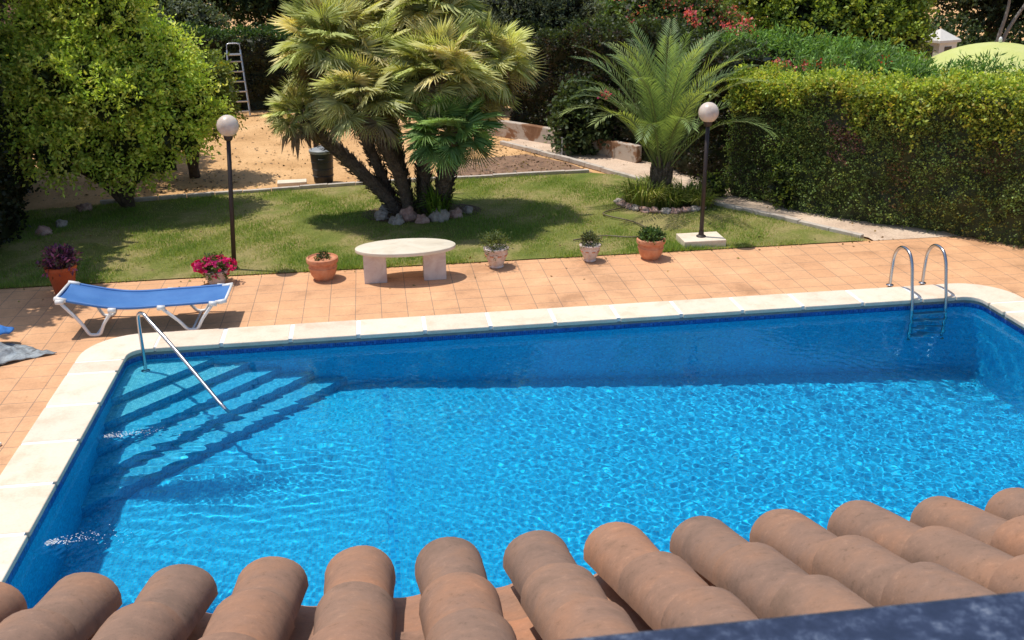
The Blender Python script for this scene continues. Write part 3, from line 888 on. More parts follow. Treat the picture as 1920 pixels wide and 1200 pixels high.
FLW = [(7.64, 18.2, 2.14), (7.84, 18.2, 2.09), (8.09, 18.2, 2.11), (6.7, 19.2, 2.35), (6.52, 19.2, 2.44), (7.43, 20, 2.56), (7.22, 20, 2.69), (6.84, 21, 2.67), (6.4, 21, 2.73), (6.54, 21, 2.24), (6.72, 21, 2.89), (7.58, 20, 2.77), (6.54, 18.5, 2.25)]
tree('bougainvillea', 'tall shrub dotted with faded red flowers behind the young date palm', 'shrub', (6.9, 22.3, 0),
     [(6.6, 22.2, 2.3, .8, .7, .75), (7.3, 22.4, 2.5, .8, .7, .7), (6.9, 22.0, 1.6, .8, .6, .7), (7.9, 22.3, 2.1, .7, .6, .6), (6.3, 22.4, 2.9, .6, .6, .6)], 900,
     [(.13, .19, .05), (.18, .24, .06), (.08, .13, .03)], per=11, length=.28, leaf=.085, width=.028, seed=14, extra=flowers([(.60, .12, .10), (.66, .22, .18), (.5, .10, .09)], .26, .06, 9), trunk_r=.05)
tree('oleander', 'green oleander with coral red flower heads above the right hedge, left of the round-crowned tree', 'shrub', (8.6, 19.4, 0),
     [(8.0, 19.2, 1.85, .8, .6, .6), (8.9, 19.3, 1.85, .8, .6, .5), (9.7, 19.0, 1.8, .8, .6, .45), (8.6, 19.0, 1.2, 1.3, .7, .7), (10.3, 18.6, 1.5, .7, .6, .5), (7.4, 19.4, 1.9, .7, .6, .6)], 1500,
     [(.17, .32, .06), (.23, .40, .08), (.11, .22, .045)], per=10, length=.30, leaf=.13, width=.016, seed=15, extra=clusters(FLW, (8.6, 19.4, 0)), trunk_r=.04, up=.5, spread=.55)
for j, (x, y, z, r, lab, sd) in enumerate([(9.9, 16.1, 1.75, .72, 'strip of long-leaved green oleander just behind the middle of the right hedge', 31),
                                          (11.1, 15.3, 1.50, .75, 'bright green long-leaved shrub in front of the pale yellow parasol', 32),
                                          (12.2, 14.2, 1.75, .80, 'bright green long-leaved shrub at the right end of the hedge, right of the parasol middle', 33),
                                          (8.6, 17.2, 1.80, .65, 'low green shrub with red blooms just behind the hedge, next to the date palm', 34)]):
    tree('long_leaved_shrub', lab, 'shrub', (x, y, 0), [(x - .5, y + .3, z - .1, .7, .5, .5), (x + .4, y - .2, z, .7, .5, .5), (x, y, z - .6, .9, .6, .7), (x + .9, y - .6, z - .15, .5, .45, .45)], 620,
         [(.16, .31, .06), (.22, .38, .08), (.11, .21, .045)], per=10, length=.32, leaf=.14, width=.015, seed=sd, trunk_r=.03, up=.6, spread=.45,
         extra=flowers([(.62, .05, .04), (.66, .10, .08)], .05, .045, 14) if sd in (34,) else None)
bt = [(10.3, 23.8, 2.5, 1.0, .9, .7), (11.5, 23.6, 2.6, 1.1, .9, .8), (12.6, 23.8, 2.5, .85, .8, .7), (11.0, 23.3, 1.8, .9, .7, .6), (12.2, 23.4, 1.7, .8, .7, .6), (9.6, 24.1, 3.1, .9, .8, .7), (11.3, 24.0, 3.5, 1.3, 1.0, .8), (12.8, 23.9, 3.1, .8, .7, .6), (9.9, 23.4, 1.7, .7, .6, .6), (10.7, 23.0, 2.2, .5, .4, .4), (11.9, 22.9, 2.2, .5, .4, .4), (12.9, 23.2, 2.0, .4, .4, .4), (11.4, 23.0, 1.3, .7, .5, .5)]
tree('round_tree', 'broad mid-green tree with yellowish leaf tips rising beyond the right hedge', 'tree', (11.6, 24.2, 0), bt, 3600,
     [(.20, .29, .04), (.30, .40, .05), (.40, .46, .06), (.11, .18, .03)], [.35, .30, .15, .20], per=12, length=.34, leaf=.10, width=.034, trunk_r=.18, seed=16, core=(.014, .022, .007))
tree('broadleaf_tree', 'bright green broadleaf tree behind the faded flowering shrub at the top of the garden', 'tree', (8.6, 28.0, 0), [(7.6, 28.0, 2.5, 1.1, .9, .8), (8.8, 27.8, 2.2, 1.2, .9, .9), (9.8, 28.2, 2.9, 1.1, .9, .9), (8.6, 28.0, 3.1, 1.3, .9, .8), (8.0, 27.8, 1.4, 1.0, .8, .8)], 1200,
     [(.14, .25, .04), (.20, .31, .05), (.08, .16, .03)], per=12, length=.4, leaf=.12, width=.045, trunk_r=.12, seed=17)
for i, (x, y, h, r, lab) in enumerate([(18.6, 28.5, 3.0, 2.1, 'dark tree with pale bare limbs beyond the parasol, at the top right'), (22.2, 27.0, 2.8, 2.2, 'dark tree at the far right behind the parasol'),
                                       (15.6, 32.5, 2.9, 2.0, 'dark tree behind the small white turret'), (12.2, 37.0, 3.0, 2.6, 'dark tree behind the broad green tree'), (19.5, 35.0, 3.4, 3.0, 'tall dark tree farthest back on the right')]):
    rg = np.random.default_rng(300 + i)
    bl = make_blobs((x, y, h), (r, r * .7, h * .72), 10, r * .42, rg)
    tree('dark_tree', lab, 'tree', (x, y, 0), bl, 1000, [(.020, .038, .014), (.030, .05, .018), (.055, .08, .035)], [.5, .35, .15], per=11, length=.42, leaf=.13, width=.05, trunk_r=.14, seed=320 + i, core=(.006, .009, .004), group='dark trees beyond the right hedge')
for i, (x, y, z, r, lab) in enumerate([(16.2, 27.2, 1.0, 1.3, 'dark rounded bush behind the parasol, left of the pale forked tree'), (18.6, 26.0, 1.0, 1.4, 'dark rounded bush behind the parasol, right of the pale forked tree'),
                                       (21.2, 25.4, 1.0, 1.5, 'dark rounded bush at the far right edge behind the parasol'), (15.6, 26.4, .8, .9, 'dark rounded bush between the broad green tree and the parasol'),
   (4.75, 21.25, .75, .62, 'dark bush hanging over the low plaster wall left of the young date palm')]):
    tree('dark_shrub', lab, 'shrub', (x, y, 0), [(x, y, z, r, r * .7, z * .95), (x + r * .6, y, z * .8, r * .6, r * .5, z * .7), (x - r * .6, y - .1, z * .75, r * .55, r * .5, z * .65)], 650, [(.035, .06, .02), (.05, .085, .025), (.08, .12, .04)], per=10, length=.35, leaf=.11, width=.04, seed=440 + i, trunk_r=.05, core=(.01, .014, .006), zmin=.02, group=None)
# pale limbs in front of the dark tree
rt_ = empty('bare_tree', (16.9, 25.4, 0), 0, 'thin pale-barked forked tree standing just behind the parasol', 'tree')
mbt = MB()
mbt.tube(bezier([(0, 0, 0), (.05, .1, .9), (-.05, .1, 1.6), (.1, .1, 2.6), (.0, .2, 4.0)], 5), [.09 - .0035 * i for i in range(21)], 8)
mbt.tube(bezier([(0, .1, 1.3), (.25, .1, 2.0), (.75, .1, 2.8), (1.2, .1, 3.4)], 5), [.06 - .0025 * i for i in range(16)], 8)
mbt.build('trunk', mat_basic('pale_bark', (.30, .27, .24), (.16, .14, .12), 12, .9, .5, .01), rt_, smooth=True)
rg = np.random.default_rng(91)
C, N = blob_points([(0, 0, 4.1, .9, .8, .7), (1.2, 0, 3.7, .7, .6, .6), (-.9, 0, 3.1, .5, .5, .4)], 350, rg)
V, F, Cc = sprigs(C, N, rg, 10, .35, .11, .03, [(.07, .10, .05), (.11, .14, .07)])
fast_mesh('crown', V, F, Cc, M['leaf'], rt_)

# ------------------------------------------------------------------ fan palms
def fan_leaf_template(nseg=32, R=.43, pet=.46, spread=math.radians(128)):
    V = []; F = []; tag_ = []
    # petiole as a narrow folded strip along +x
    w = .011
    V += [(0, -w, 0), (0, w, 0), (pet, -w * .7, 0), (pet, w * .7, 0), (0, 0, .016), (pet, 0, .012)]
    F += [(0, 2, 5, 4), (1, 4, 5, 3)]; tag_ += [0, 0]
    for i in range(nseg):
        a = -spread + 2 * spread * i / (nseg - 1)
        r = R * (.78 + .22 * math.cos(a * .8)) 
        ha = spread / (nseg - 1) * .66
        def q(rad, an, z): return (pet + rad * math.cos(an), rad * math.sin(an), z)
        fold = -.020
        b = len(V)
        V += [q(.03, a, 0), q(r * .48, a - ha, fold - .005), q(r * .48, a, .012), q(r * .48, a + ha, fold - .005), q(r * (1 + .05 * math.sin(i * 5.1)), a + .03 * math.sin(i * 3.7), -.06 - .03 * math.sin(i * 2.4))]
        F += [(b, b + 1, b + 4, b + 2), (b, b + 2, b + 4, b + 3)]; tag_ += [1, 1]
    return np.array(V), np.array(F), np.array(tag_)
FT = fan_leaf_template()
def fan_crown(parent, c, scale, n, rg, pal, dead=.14, lean=(0, 0), name='crown'):
    V0, F0, T0 = FT
    Vs = []; Fs = []; Cs = []; k = 0
    for i in range(n):
        u = (i + .5) / n
        el = math.radians(84 - 132 * u ** .9) + rg.normal(0, .16)
        azm = i * 2.399963 + rg.normal(0, .2)
        d = np.array([math.cos(el) * math.cos(azm) + lean[0] * .3, math.cos(el) * math.sin(azm) + lean[1] * .3, math.sin(el)])
        d = d / np.linalg.norm(d)
        upv = np.array([0, 0, 1.0]) if abs(d[2]) < .93 else np.array([math.cos(azm + PI), math.sin(azm + PI), .2])
        s = np.cross(upv, d); s /= np.linalg.norm(s)
        nn = np.cross(d, s)
        # twist a little
        tw = rg.normal(0, .5); s2 = s * math.cos(tw) + nn * math.sin(tw); n2 = np.cross(d, s2)
        sc = scale * rg.uniform(.78, 1.12) * (1 if u > .12 else .8)
        V = V0.copy()
        V[:, 2] -= .16 * np.clip(V[:, 0] - .3, 0, 2) ** 2 * (1.3 if u > .4 else .5)      # bend down with weight
        V[:, 2] += .12 * np.abs(V[:, 1]) * (1 if u < .5 else .2)                       # cupped young leaves
        P = (V[:, :1] * d + V[:, 1:2] * s2 + V[:, 2:3] * n2) * sc + np.array(c)
        Vs.append(P); Fs.append(F0 + k); k += len(P)
        isdead = u > 1 - dead and rg.uniform() < .75
        base = np.array(pal[rg.integers(len(pal))]) * rg.uniform(.75, 1.2)
        if isdead: base = np.array([.44, .33, .20]) * rg.uniform(.5, 1.1)
        elif u > .6 and rg.uniform() < .3: base = base * .5 + np.array([.36, .30, .09]) * .5
        col = np.tile(base, (len(F0), 1)) * rg.uniform(.82, 1.18, (len(F0), 1))
        col[T0 == 0] = np.array([.22, .26, .07]) if not isdead else np.array([.22, .15, .08])
        Cs.append(col)
    V, F, C = np.concatenate(Vs), np.concatenate(Fs), np.concatenate(Cs)
    return fast_mesh(name, V, F, C, M['frond'], parent)
def shaggy_trunk(parent, pts, r, seed):
    rg = np.random.default_rng(seed)
    P = bezier(pts, 12); mb = MB()
    n = len(P)
    rs = [r * (.78 + .3 * i / n) * (1 + .07 * math.sin(i * 2.2)) for i in range(n)]
    mb.tube(P, rs, 14)
    # stubs of old leaf bases and fibres
    L = sum((P[i + 1] - P[i]).length for i in range(n - 1))
    for i in range(int(L * 210)):
        f = rg.uniform(.02, .99) * (n - 1); a = int(f); t = f - a
        c = P[a].lerp(P[min(a + 1, n - 1)], t); ax = (P[min(a + 1, n - 1)] - P[a]).normalized()
        u = ax.cross(Vector((0, 1, .1))).normalized(); w_ = ax.cross(u); an = rg.uniform(0, 2 * PI)
        o = u * math.cos(an) + w_ * math.sin(an)
        tdir = (ax * .8 + o * rg.uniform(.35, .9)).normalized() * rg.uniform(.05, .13)
        sd = ax.cross(o) * rg.uniform(.012, .028)
        b0 = c + o * rs[a] * .9
        mb.add([b0 - sd, b0 + sd, b0 + tdir + sd * .4, b0 + tdir - sd * .4, b0 + tdir * .5 + o * .02], [(0, 1, 4), (1, 2, 4), (2, 3, 4), (3, 0, 4)])
    return mb.build('trunk', M['palm_bark'], parent, smooth=True)
YEL = [(.62, .66, .27), (.70, .70, .33), (.50, .57, .21), (.78, .70, .36)]
GRN = [(.24, .42, .12), (.30, .48, .14), (.18, .34, .09)]
palms = [
    # crown centre, scale, leaves, palette, trunk points, trunk radius, label
    ((-.60, 17.1, 2.85), 1.05, 34, YEL, [(.35, 17.0, -.05), (.0, 17.1, .9), (-.35, 17.1, 1.9), (-.60, 17.1, 2.8)], .13, 'tall fan palm on the upper left of the clump with a full yellowish crown'),
    ((1.10, 17.7, 3.40), 1.15, 38, YEL, [(.75, 17.2, -.05), (.85, 17.4, 1.1), (1.0, 17.6, 2.3), (1.10, 17.7, 3.3)], .13, 'tallest fan palm of the clump, its crown cut by the top of the view'),
    ((.10, 17.9, 3.15), 1.0, 30, YEL, [(.55, 17.3, -.05), (.4, 17.5, 1.1), (.2, 17.8, 2.2), (.10, 17.9, 3.1)], .12, 'tall fan palm at the back between the two highest crowns'),
    ((-.12, 16.5, 2.02), .95, 32, YEL, [(.55, 16.7, -.05), (.40, 16.6, .7), (.10, 16.5, 1.4), (-.12, 16.5, 1.95)], .145, 'leaning fan palm in the middle left of the clump with brown hanging leaves'),
    ((1.15, 16.5, 2.42), 1.05, 36, YEL, [(.85, 16.8, -.05), (.85, 16.7, .9), (1.0, 16.6, 1.7), (1.15, 16.5, 2.35)], .13, 'fan palm at the centre of the clump with a wide rosette of yellow-green fans'),
    ((2.05, 17.2, 2.50), .92, 30, YEL, [(1.15, 17.1, -.05), (1.4, 17.1, .9), (1.85, 17.2, 1.7), (2.15, 17.2, 2.42)], .12, 'fan palm on the upper right of the clump leaning towards the olive tree'),
    ((-1.25, 17.3, 1.72), .66, 24, YEL, [(.42, 16.75, -.05), (.05, 16.85, .42), (-.62, 17.05, 1.10), (-1.2, 17.3, 1.65)], .15, 'low fan palm leaning out over the black bin at the left of the clump'),
    ((1.22, 16.1, 1.50), .84, 34, GRN, [(1.05, 16.6, -.05), (1.10, 16.45, .4), (1.16, 16.25, .85), (1.18, 16.1, 1.32)], .16, 'short fan palm with a fresh green crown at the right front of the clump'),
    ((.05, 17.0, 2.60), .90, 28, YEL, [(.6, 17.0, -.05), (.4, 17.0, .9), (.15, 17.0, 1.8), (.05, 17.0, 2.5)], .11, 'fan palm filling the middle of the clump between the leaning and the tall crowns'),
    ((1.75, 17.6, 2.05), .90, 26, YEL, [(1.2, 17.3, -.05), (1.3, 17.4, .8), (1.6, 17.5, 1.5), (1.75, 17.6, 1.98)], .11, 'shaded lower fan palm behind the green crown, on the side of the low wall'),
]
for i, (c, sc, n, pal, tp, tr, lab) in enumerate(palms):
    c = tuple(np.array([0, 0, 4.6]) + (np.array(c) - np.array([0, 0, 4.6])) * .965); tp = tp[:-1] + [(c[0], c[1], c[2] - .07)]; tr = tr * .8
    b = np.array(tp[0]); b[2] = 0
    root = empty('fan_palm', tuple(b), 0, lab, 'palm tree', 'fan palms growing in one clump')
    rg = np.random.default_rng(500 + i)
    cc = np.array(c) - b
    fan_crown(root, cc, sc * 1.12, int(n * 1.7), rg, pal, dead=.10 if pal is YEL else .05)
    shaggy_trunk(root, [tuple(np.array(q) - b) for q in tp], tr, 520 + i)
    # skirt of brown hanging leaves and cut stalks
    if pal is YEL:
        mb = MB()
        for q in range(26):
            a = rg.uniform(0, 2 * PI); l = rg.uniform(.25, .6); z0 = rg.uniform(-.35, -.02)
            p0 = cc + np.array([0, 0, z0]); o = np.array([math.cos(a), math.sin(a), 0])
            p1 = p0 + o * l * .55 + np.array([0, 0, -l * .25]); p2 = p1 + o * .08 + np.array([0, 0, -l * .5])
            s = np.array([-o[1], o[0], 0]) * rg.uniform(.02, .07)
            mb.add([p0 - s * .2, p0 + s * .2, p1 + s, p1 - s, p2], [(0, 1, 2, 3), (3, 2, 4)])
        mb.build('dead_leaf_skirt', mat_basic('dry_palm_leaf', (.26, .17, .09), (.12, .075, .04), 9, .9, .3, .01) if 'dry_palm_leaf' not in bpy.data.materials else bpy.data.materials['dry_palm_leaf'], root)

# ------------------------------------------------------------------ young date palm
dp = empty('date_palm', (5.05, 16.85, 0), 0, 'young feather-leaved date palm growing in a round planted bed by the right lamp', 'palm tree')
rg = np.random.default_rng(61)
Vs = []; Fs = []; Cs = []; k = 0
mbr = MB()
nfr = 42
for i in range(nfr):
    u = (i + .5) / nfr
    el = math.radians(88 - 31 * u) + rg.normal(0, .06)
    azm = i * 2.399963 + rg.normal(0, .12)
    Lf = (2.12 + .40 * math.sin(u * PI)) * rg.uniform(.9, 1.1)
    base = np.array([.08 * math.cos(azm), .08 * math.sin(azm), .50 + .25 * (1 - u)])
    hd = np.array([math.cos(azm), math.sin(azm), 0.0])
    pts = [base]; e = el; nst = 26
    for q in range(nst):
        pts.append(pts[-1] + (hd * math.cos(e) + np.array([0, 0, math.sin(e)])) * Lf / nst)
        e -= (.028 + .058 * u) * (q / nst) * 1.6
    pts = np.array(pts)
    mbr.tube([tuple(p) for p in pts[::3]], [.016 * (1 - .8 * j / 8) + .002 for j in range(len(pts[::3]))], 5, cap=False)
    side = np.array([-hd[1], hd[0], 0.0])
    col0 = np.array([(.18, .28, .10), (.23, .34, .12), (.14, .22, .08), (.34, .43, .14)][rg.integers(4)]) * rg.uniform(.85, 1.2)
    nl = 40
    t = np.linspace(.20, .995, nl)
    f = t * nst; a = np.minimum(f.astype(int), nst - 1)
    P = pts[a] + (pts[a + 1] - pts[a]) * (f - a)[:, None]
    T = unit(pts[a + 1] - pts[a])
    U = unit(np.cross(T, np.tile(side, (nl, 1)))); U[U[:, 2] < 0] *= -1
    ll = .40 * np.clip(np.sin(np.clip(t * 1.02, 0, 1) ** .8 * PI * .93) + .22, .2, 1.0)
    for sg in (-1, 1):
        D = unit(T * (.62 + .5 * t[:, None]) + side * sg * .75 + U * .22 + rg.normal(0, .06, (nl, 3)))
        w_ = .0085 + .003 * rg.uniform(size=nl)
        W3 = unit(np.cross(D, U)) * w_[:, None]
        m = P + D * (ll * .5)[:, None] - np.array([0, 0, .012])
        tip = P + D * ll[:, None] - np.array([0, 0, .05])
        V = np.stack([P - W3 * .4, m - W3, tip, m + W3], 1).reshape(-1, 3)
        Vs.append(V); Fs.append(np.arange(len(V)).reshape(-1, 4) + k); k += len(V)
        Cs.append(col0 * rg.uniform(.8, 1.2, (nl, 1)))
fast_mesh('fronds', np.concatenate(Vs), np.concatenate(Fs), np.concatenate(Cs), M['frond'], dp)
mbr.build('frond_stems', mat_basic('frond_stem', (.20, .24, .07), (.14, .17, .05), 8, .6, .1, .004), dp, smooth=True)
mb = MB(); mb.lathe([(.15, -.03), (.17, .1), (.17, .35), (.15, .55), (.09, .75), (0, .82)], 16)
for i in range(150):
    a = rg.uniform(0, 2 * PI); z = rg.uniform(.05, .72); r0 = .155 * (1 - max(0, z - .45) * 1.3)
    o = Vector((math.cos(a), math.sin(a), 0)); sd = Vector((-o.y, o.x, 0)) * .035
    b0 = o * r0 + Vector((0, 0, z)); tp = b0 + o * .05 + Vector((0, 0, rg.uniform(.08, .16)))
    mb.add([b0 - sd, b0 + sd, tp + sd * .5, tp - sd * .5, b0 + o * .05], [(0, 1, 4), (1, 2, 4), (2, 3, 4), (3, 0, 4)])
mb.build('trunk', M['palm_bark'], dp, smooth=True)

# tufts planted round the date palm
def tuft(name, lab, cat, loc, n, h, spread, pal, seed, width=.012, group=None, parent=None):
    rg = np.random.default_rng(seed)
    root = parent or empty(name, loc, 0, lab, cat, group)
    a = rg.uniform(0, 2 * PI, n); r = spread * np.sqrt(rg.uniform(0, 1, n)) * .55
    P = np.stack([np.cos(a) * r, np.sin(a) * r, np.zeros(n)], 1)
    out = np.stack([np.cos(a), np.sin(a), np.zeros(n)], 1)
    L = h * rg.uniform(.6, 1.15, n); lean = rg.uniform(.15, 1.0, n)
    m = P + out * (L * lean * .35)[:, None] + np.array([0, 0, 1]) * (L * .62)[:, None]
    t = P + out * (L * lean * .95)[:, None] + np.array([0, 0, 1]) * (L * (1.05 - .55 * lean))[:, None] + rg.normal(0, .015, (n, 3))
    s = np.stack([-np.sin(a), np.cos(a), np.zeros(n)], 1) * width * rg.uniform(.6, 1.2, (n, 1))
    V = np.stack([P - s * .6, P + s * .6, m + s, m - s, t], 1).reshape(-1, 3)
    i5 = np.arange(n) * 5
    F = np.concatenate([np.stack([i5, i5 + 1, i5 + 2, i5 + 3], 1), np.stack([i5 + 3, i5 + 2, i5 + 4, i5 + 4], 1)])
    c = pick_cols(n, pal, rg); cc = np.concatenate([c * .75, c * 1.1])
    # last quads are triangles: rebuild through from_pydata style
    me = bpy.data.meshes.new('blades')
    faces = [tuple(map(int, f[:4])) if f[2] != f[3] else tuple(map(int, f[:3])) for f in F]
    me.from_pydata([tuple(v) for v in V], [], faces)
    at = me.attributes.new('Col', 'FLOAT_COLOR', 'FACE'); q = np.ones((len(faces), 4), dtype=np.float32); q[:, :3] = cc; at.data.foreach_set('color', q.ravel())
    me.materials.append(M['blade'])
    o = bpy.data.objects.new('blades', me); link(o, root)
    return root, o
tl = ['tuft of strap-leaved grass left of the date palm stem', 'tuft of strap-leaved grass in front of the date palm stem', 'tuft of strap-leaved grass right of the date palm stem, beside the lamp pole', 'small tuft of strap-leaved grass behind the date palm stem', 'dark rounded tuft by the foot of the right lamp pole']
for i, (x, y, h, s) in enumerate([(4.68, 16.55, .55, .62), (5.05, 16.35, .36, .40), (5.50, 16.65, .40, .50), (5.1, 17.3, .40, .35), (5.62, 16.25, .32, .32)]):
    tuft('grass_tuft', tl[i], 'plant', (x, y, 0), 330, h, s, [(.22, .28, .05), (.28, .33, .07), (.14, .20, .04), (.38, .37, .12)], 70 + i, group='strap-leaved tufts in the date palm bed')
# small climbing seedlings near the path
for i, (x, y, lab) in enumerate([(6.05, 16.95, 'small bright weed growing beside the path near the foot of the hedge'), (7.0, 15.95, 'small yellow-green seedling at the foot of the right hedge, beside the path')]):
    tree('low_plant', lab, 'plant', (x, y, 0), [(x, y, .18 + .2 * i, .22, .2, .16 + .22 * i)], 60, [(.12, .19, .02), (.2, .26, .03)], per=8, length=.12, leaf=.05, width=.018, seed=400 + i, trunk_r=.01, zmin=.02)
# young shoots at the fan palm foot
tuft('palm_shoot', 'bright green young shoots between the fan palm trunks', 'plant', (1.0, 16.35, 0), 120, .62, .22, [(.12, .22, .03), (.18, .28, .04)], 88, .02)

# ------------------------------------------------------------------ grass, litter, edging
def inside(poly, x, y):
    r = np.zeros(len(x), bool); n = len(poly)
    for i in range(n):
        x0, y0 = poly[i]; x1, y1 = poly[(i + 1) % n]
        c = ((y0 > y) != (y1 > y)) & (x < (x1 - x0) * (y - y0) / (y1 - y0 + 1e-12) + x0)
        r ^= c
    return r
rg = np.random.default_rng(41)
n = 230000
x = rg.uniform(-6.8, 7.6, n); y = 13.84 + (19.2 - 13.84) * rg.uniform(0, 1, n) ** 1.15
pn = np.sin(x * 1.3 + 2) * np.sin(y * 1.9) + .6 * np.sin(x * 3.7 + y * 2.1) + .4 * np.sin(x * 7.1 - y * 6.3)
m = inside([(-6.8, 13.83)] + [(7.55, 13.83)] + lawn_poly[2:], x, y) & (rg.uniform(size=n) < .55 + .45 * pn)
x, y, pn = x[m], y[m], pn[m]; n = len(x)
h = rg.uniform(.022, .052, n) * (1 + .35 * (y < 13.98)) * (1 + .25 * pn)
a = rg.uniform(0, 2 * PI, n); l = rg.uniform(.1, .8, n)
s = np.stack([np.cos(a + 1.57), np.sin(a + 1.57), np.zeros(n)], 1) * rg.uniform(.003, .0065, (n, 1))
P = np.stack([x, y, np.full(n, .01)], 1)
T = P + np.stack([np.cos(a) * h * l, np.sin(a) * h * l, h], 1)
V = np.stack([P - s, P + s, T], 1).reshape(-1, 3)
pal = np.array([(.18, .29, .055), (.26, .36, .075), (.36, .39, .13), (.50, .45, .22)])
dry = np.clip(.42 - .45 * pn + .35 * np.sin(x * .9 + 1) * np.sin(y * 1.1) + .3 * np.clip((x - 4) / 3, 0, 1) + .35 * np.clip((y - 17.8) / 1.2, 0, 1), 0, 1)
i = np.minimum((rg.uniform(size=n) * .9 + dry * 1.05) * 2.0, 3.99).astype(int)
gr = fast_mesh('lawn_grass', V, np.arange(3 * n).reshape(-1, 3), pal[i] * rg.uniform(.75, 1.2, (n, 1)), M['blade'])
tag(gr, 'short mown grass blades covering the lawn', 'grass', kind='stuff')

# edging between lawn and bare earth
def edging(name, lab, pts, w, h, mat, z0=-.02, group=None):
    root = MB(); rgl = random.Random(int(pts[0][0] * 100))
    for (ax, ay), (bx, by) in zip(pts, pts[1:]):
        L = math.dist((ax, ay), (bx, by)); k = max(1, round(L / .5))
        for j in range(k):
            cx_, cy_ = ax + (bx - ax) * (j + .5) / k, ay + (by - ay) * (j + .5) / k
            root.box((cx_, cy_, z0 + h / 2 + rgl.uniform(-.008, .008)), (L / k - .008, w, h), math.atan2(by - ay, bx - ax) + rgl.uniform(-.012, .012))
    o = root.build(name, mat, bevel=.008); tag(o, lab, 'edging'); return o
edging('lawn_edging', 'low concrete edging between the lawn and the bare earth', [(-5.0, 18.42), (-2.5, 18.76), (-.4, 19.01), (1.8, 19.11), (4.25, 19.21)], .09, .09, M['concrete'])
edging('path_kerb', 'grey concrete kerb along the lawn side of the garden path', [(7.50, 14.0), (6.87, 14.95), (5.93, 16.32), (5.29, 17.85), (4.80, 18.88), (4.1, 20.3), (2.9, 22.45)], .10, .09, M['concrete'])

# leaf litter and pebbles on the bare earth
rg = np.random.default_rng(43); n = 9000
x = rg.uniform(-7, 6, n); y = rg.uniform(18.9, 27.8, n)
m = (rg.uniform(size=n) < .25 + .75 * np.exp(-((x - 3) ** 2 / 4 + (y - 20.5) ** 2 / 4)) + .6 * np.exp(-((x + 3.6) ** 2 + (y - 19.6) ** 2) / 1.2))
x, y = x[m], y[m]; n = len(x)
D = unit(rg.normal(0, 1, (n, 3)) * np.array([1, 1, .22]))
V, F = leaf_quads(np.stack([x, y, np.full(n, -.015)], 1), D, rg.uniform(.03, .09, n), rg.uniform(.01, .03, n), rg)
V[:, 2] = np.maximum(V[:, 2], -.022)
tag(fast_mesh('leaf_litter', V, F, pick_cols(n, [(.16, .10, .06), (.10, .065, .045), (.30, .20, .12), (.42, .32, .22)], rg), M['leaf']), 'dry fallen leaves and twigs scattered over the bare earth', 'leaf litter', kind='stuff')

def rock_mesh(seed, r, flat=.7):
    bm = bmesh.new(); bmesh.ops.create_icosphere(bm, subdivisions=3, radius=r)
    o = Vector((seed * 7.3, seed * 3.1, 0))
    for v in bm.verts:
        d = v.co.normalized()
        k = 1 + .62 * mnoise.noise(d * 1.5 + o) + .22 * mnoise.noise(d * 3.7 + o) + .07 * mnoise.noise(d * 9 + o)
        v.co = Vector((d.x * r * k, d.y * r * k * .85, d.z * r * k * flat))
    vs = [tuple(v.co) for v in bm.verts]; fs = [tuple(v.index for v in f.verts) for f in bm.faces]; bm.free()
    return vs, fs
rocks = [
    (.05, 16.45, .19, 'rock', 'grey rock at the left end of the stones around the fan palm feet'), (.30, 16.15, .16, 'rock', 'small grey rock second from the left in front of the fan palms'),
    (.47, 16.35, .20, 'pink_rock', 'pinkish rock in front of the middle fan palm trunk'), (.72, 16.15, .18, 'pink_rock', 'pale pink rock lying at the very front of the fan palm stones'),
    (1.02, 16.22, .20, 'rock', 'large grey stone in front of the green-crowned fan palm'), (1.30, 16.35, .16, 'pink_rock', 'reddish stone right of the green-crowned fan palm trunk'),
    (1.52, 16.6, .16, 'rock', 'grey stone at the right end of the stones around the fan palm feet'), (.18, 16.85, .16, 'rock', 'dark stone behind the leftmost front rock of the fan palms'),
    (-5.45, 16.55, .17, 'pink_rock', 'pinkish stone in the shade left of the purple plant pot'), (-5.30, 17.0, .16, 'rock', 'bluish grey stone lying in the shade beneath the bushy tree'), (-5.15, 18.0, .16, 'pink_rock', 'sunlit tan stone by the foot of the bushy tree')]
for i, (x, y, r, mt, lab) in enumerate(rocks):
    vs, fs = rock_mesh(i + 1, r * (.78 if i % 3 else .6), .95)
    o = mesh_obj('rock', vs, fs, M[mt], None, True, (x, y, r * .2)); tag(o, lab, 'rock')
# stone ring around the date palm bed
ring_r = .80
for i in range(15):
    a = math.radians(178 + i * 13)
    vs, fs = rock_mesh(40 + i, .105, .6)
    o = mesh_obj('edging_stone', vs, fs, M['pink_rock' if i % 3 else 'rock'], None, True, (5.08 + ring_r * math.cos(a), 16.75 + ring_r * math.sin(a), .03))
    o.rotation_euler = (0, 0, a + PI / 2)
    tag(o, 'small tan edging stone in the ring around the date palm bed', 'stone', 'stones ringing the date palm bed')
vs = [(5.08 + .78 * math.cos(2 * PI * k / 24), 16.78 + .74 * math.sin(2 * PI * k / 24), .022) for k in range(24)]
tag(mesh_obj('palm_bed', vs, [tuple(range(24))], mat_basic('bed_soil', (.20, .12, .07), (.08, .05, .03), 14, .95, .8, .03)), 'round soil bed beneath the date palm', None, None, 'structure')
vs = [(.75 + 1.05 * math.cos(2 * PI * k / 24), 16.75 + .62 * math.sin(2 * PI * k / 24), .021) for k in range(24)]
tag(mesh_obj('palm_bed', vs, [tuple(range(24))], bpy.data.materials['bed_soil']), 'soil patch beneath the fan palm clump', None, None, 'structure')
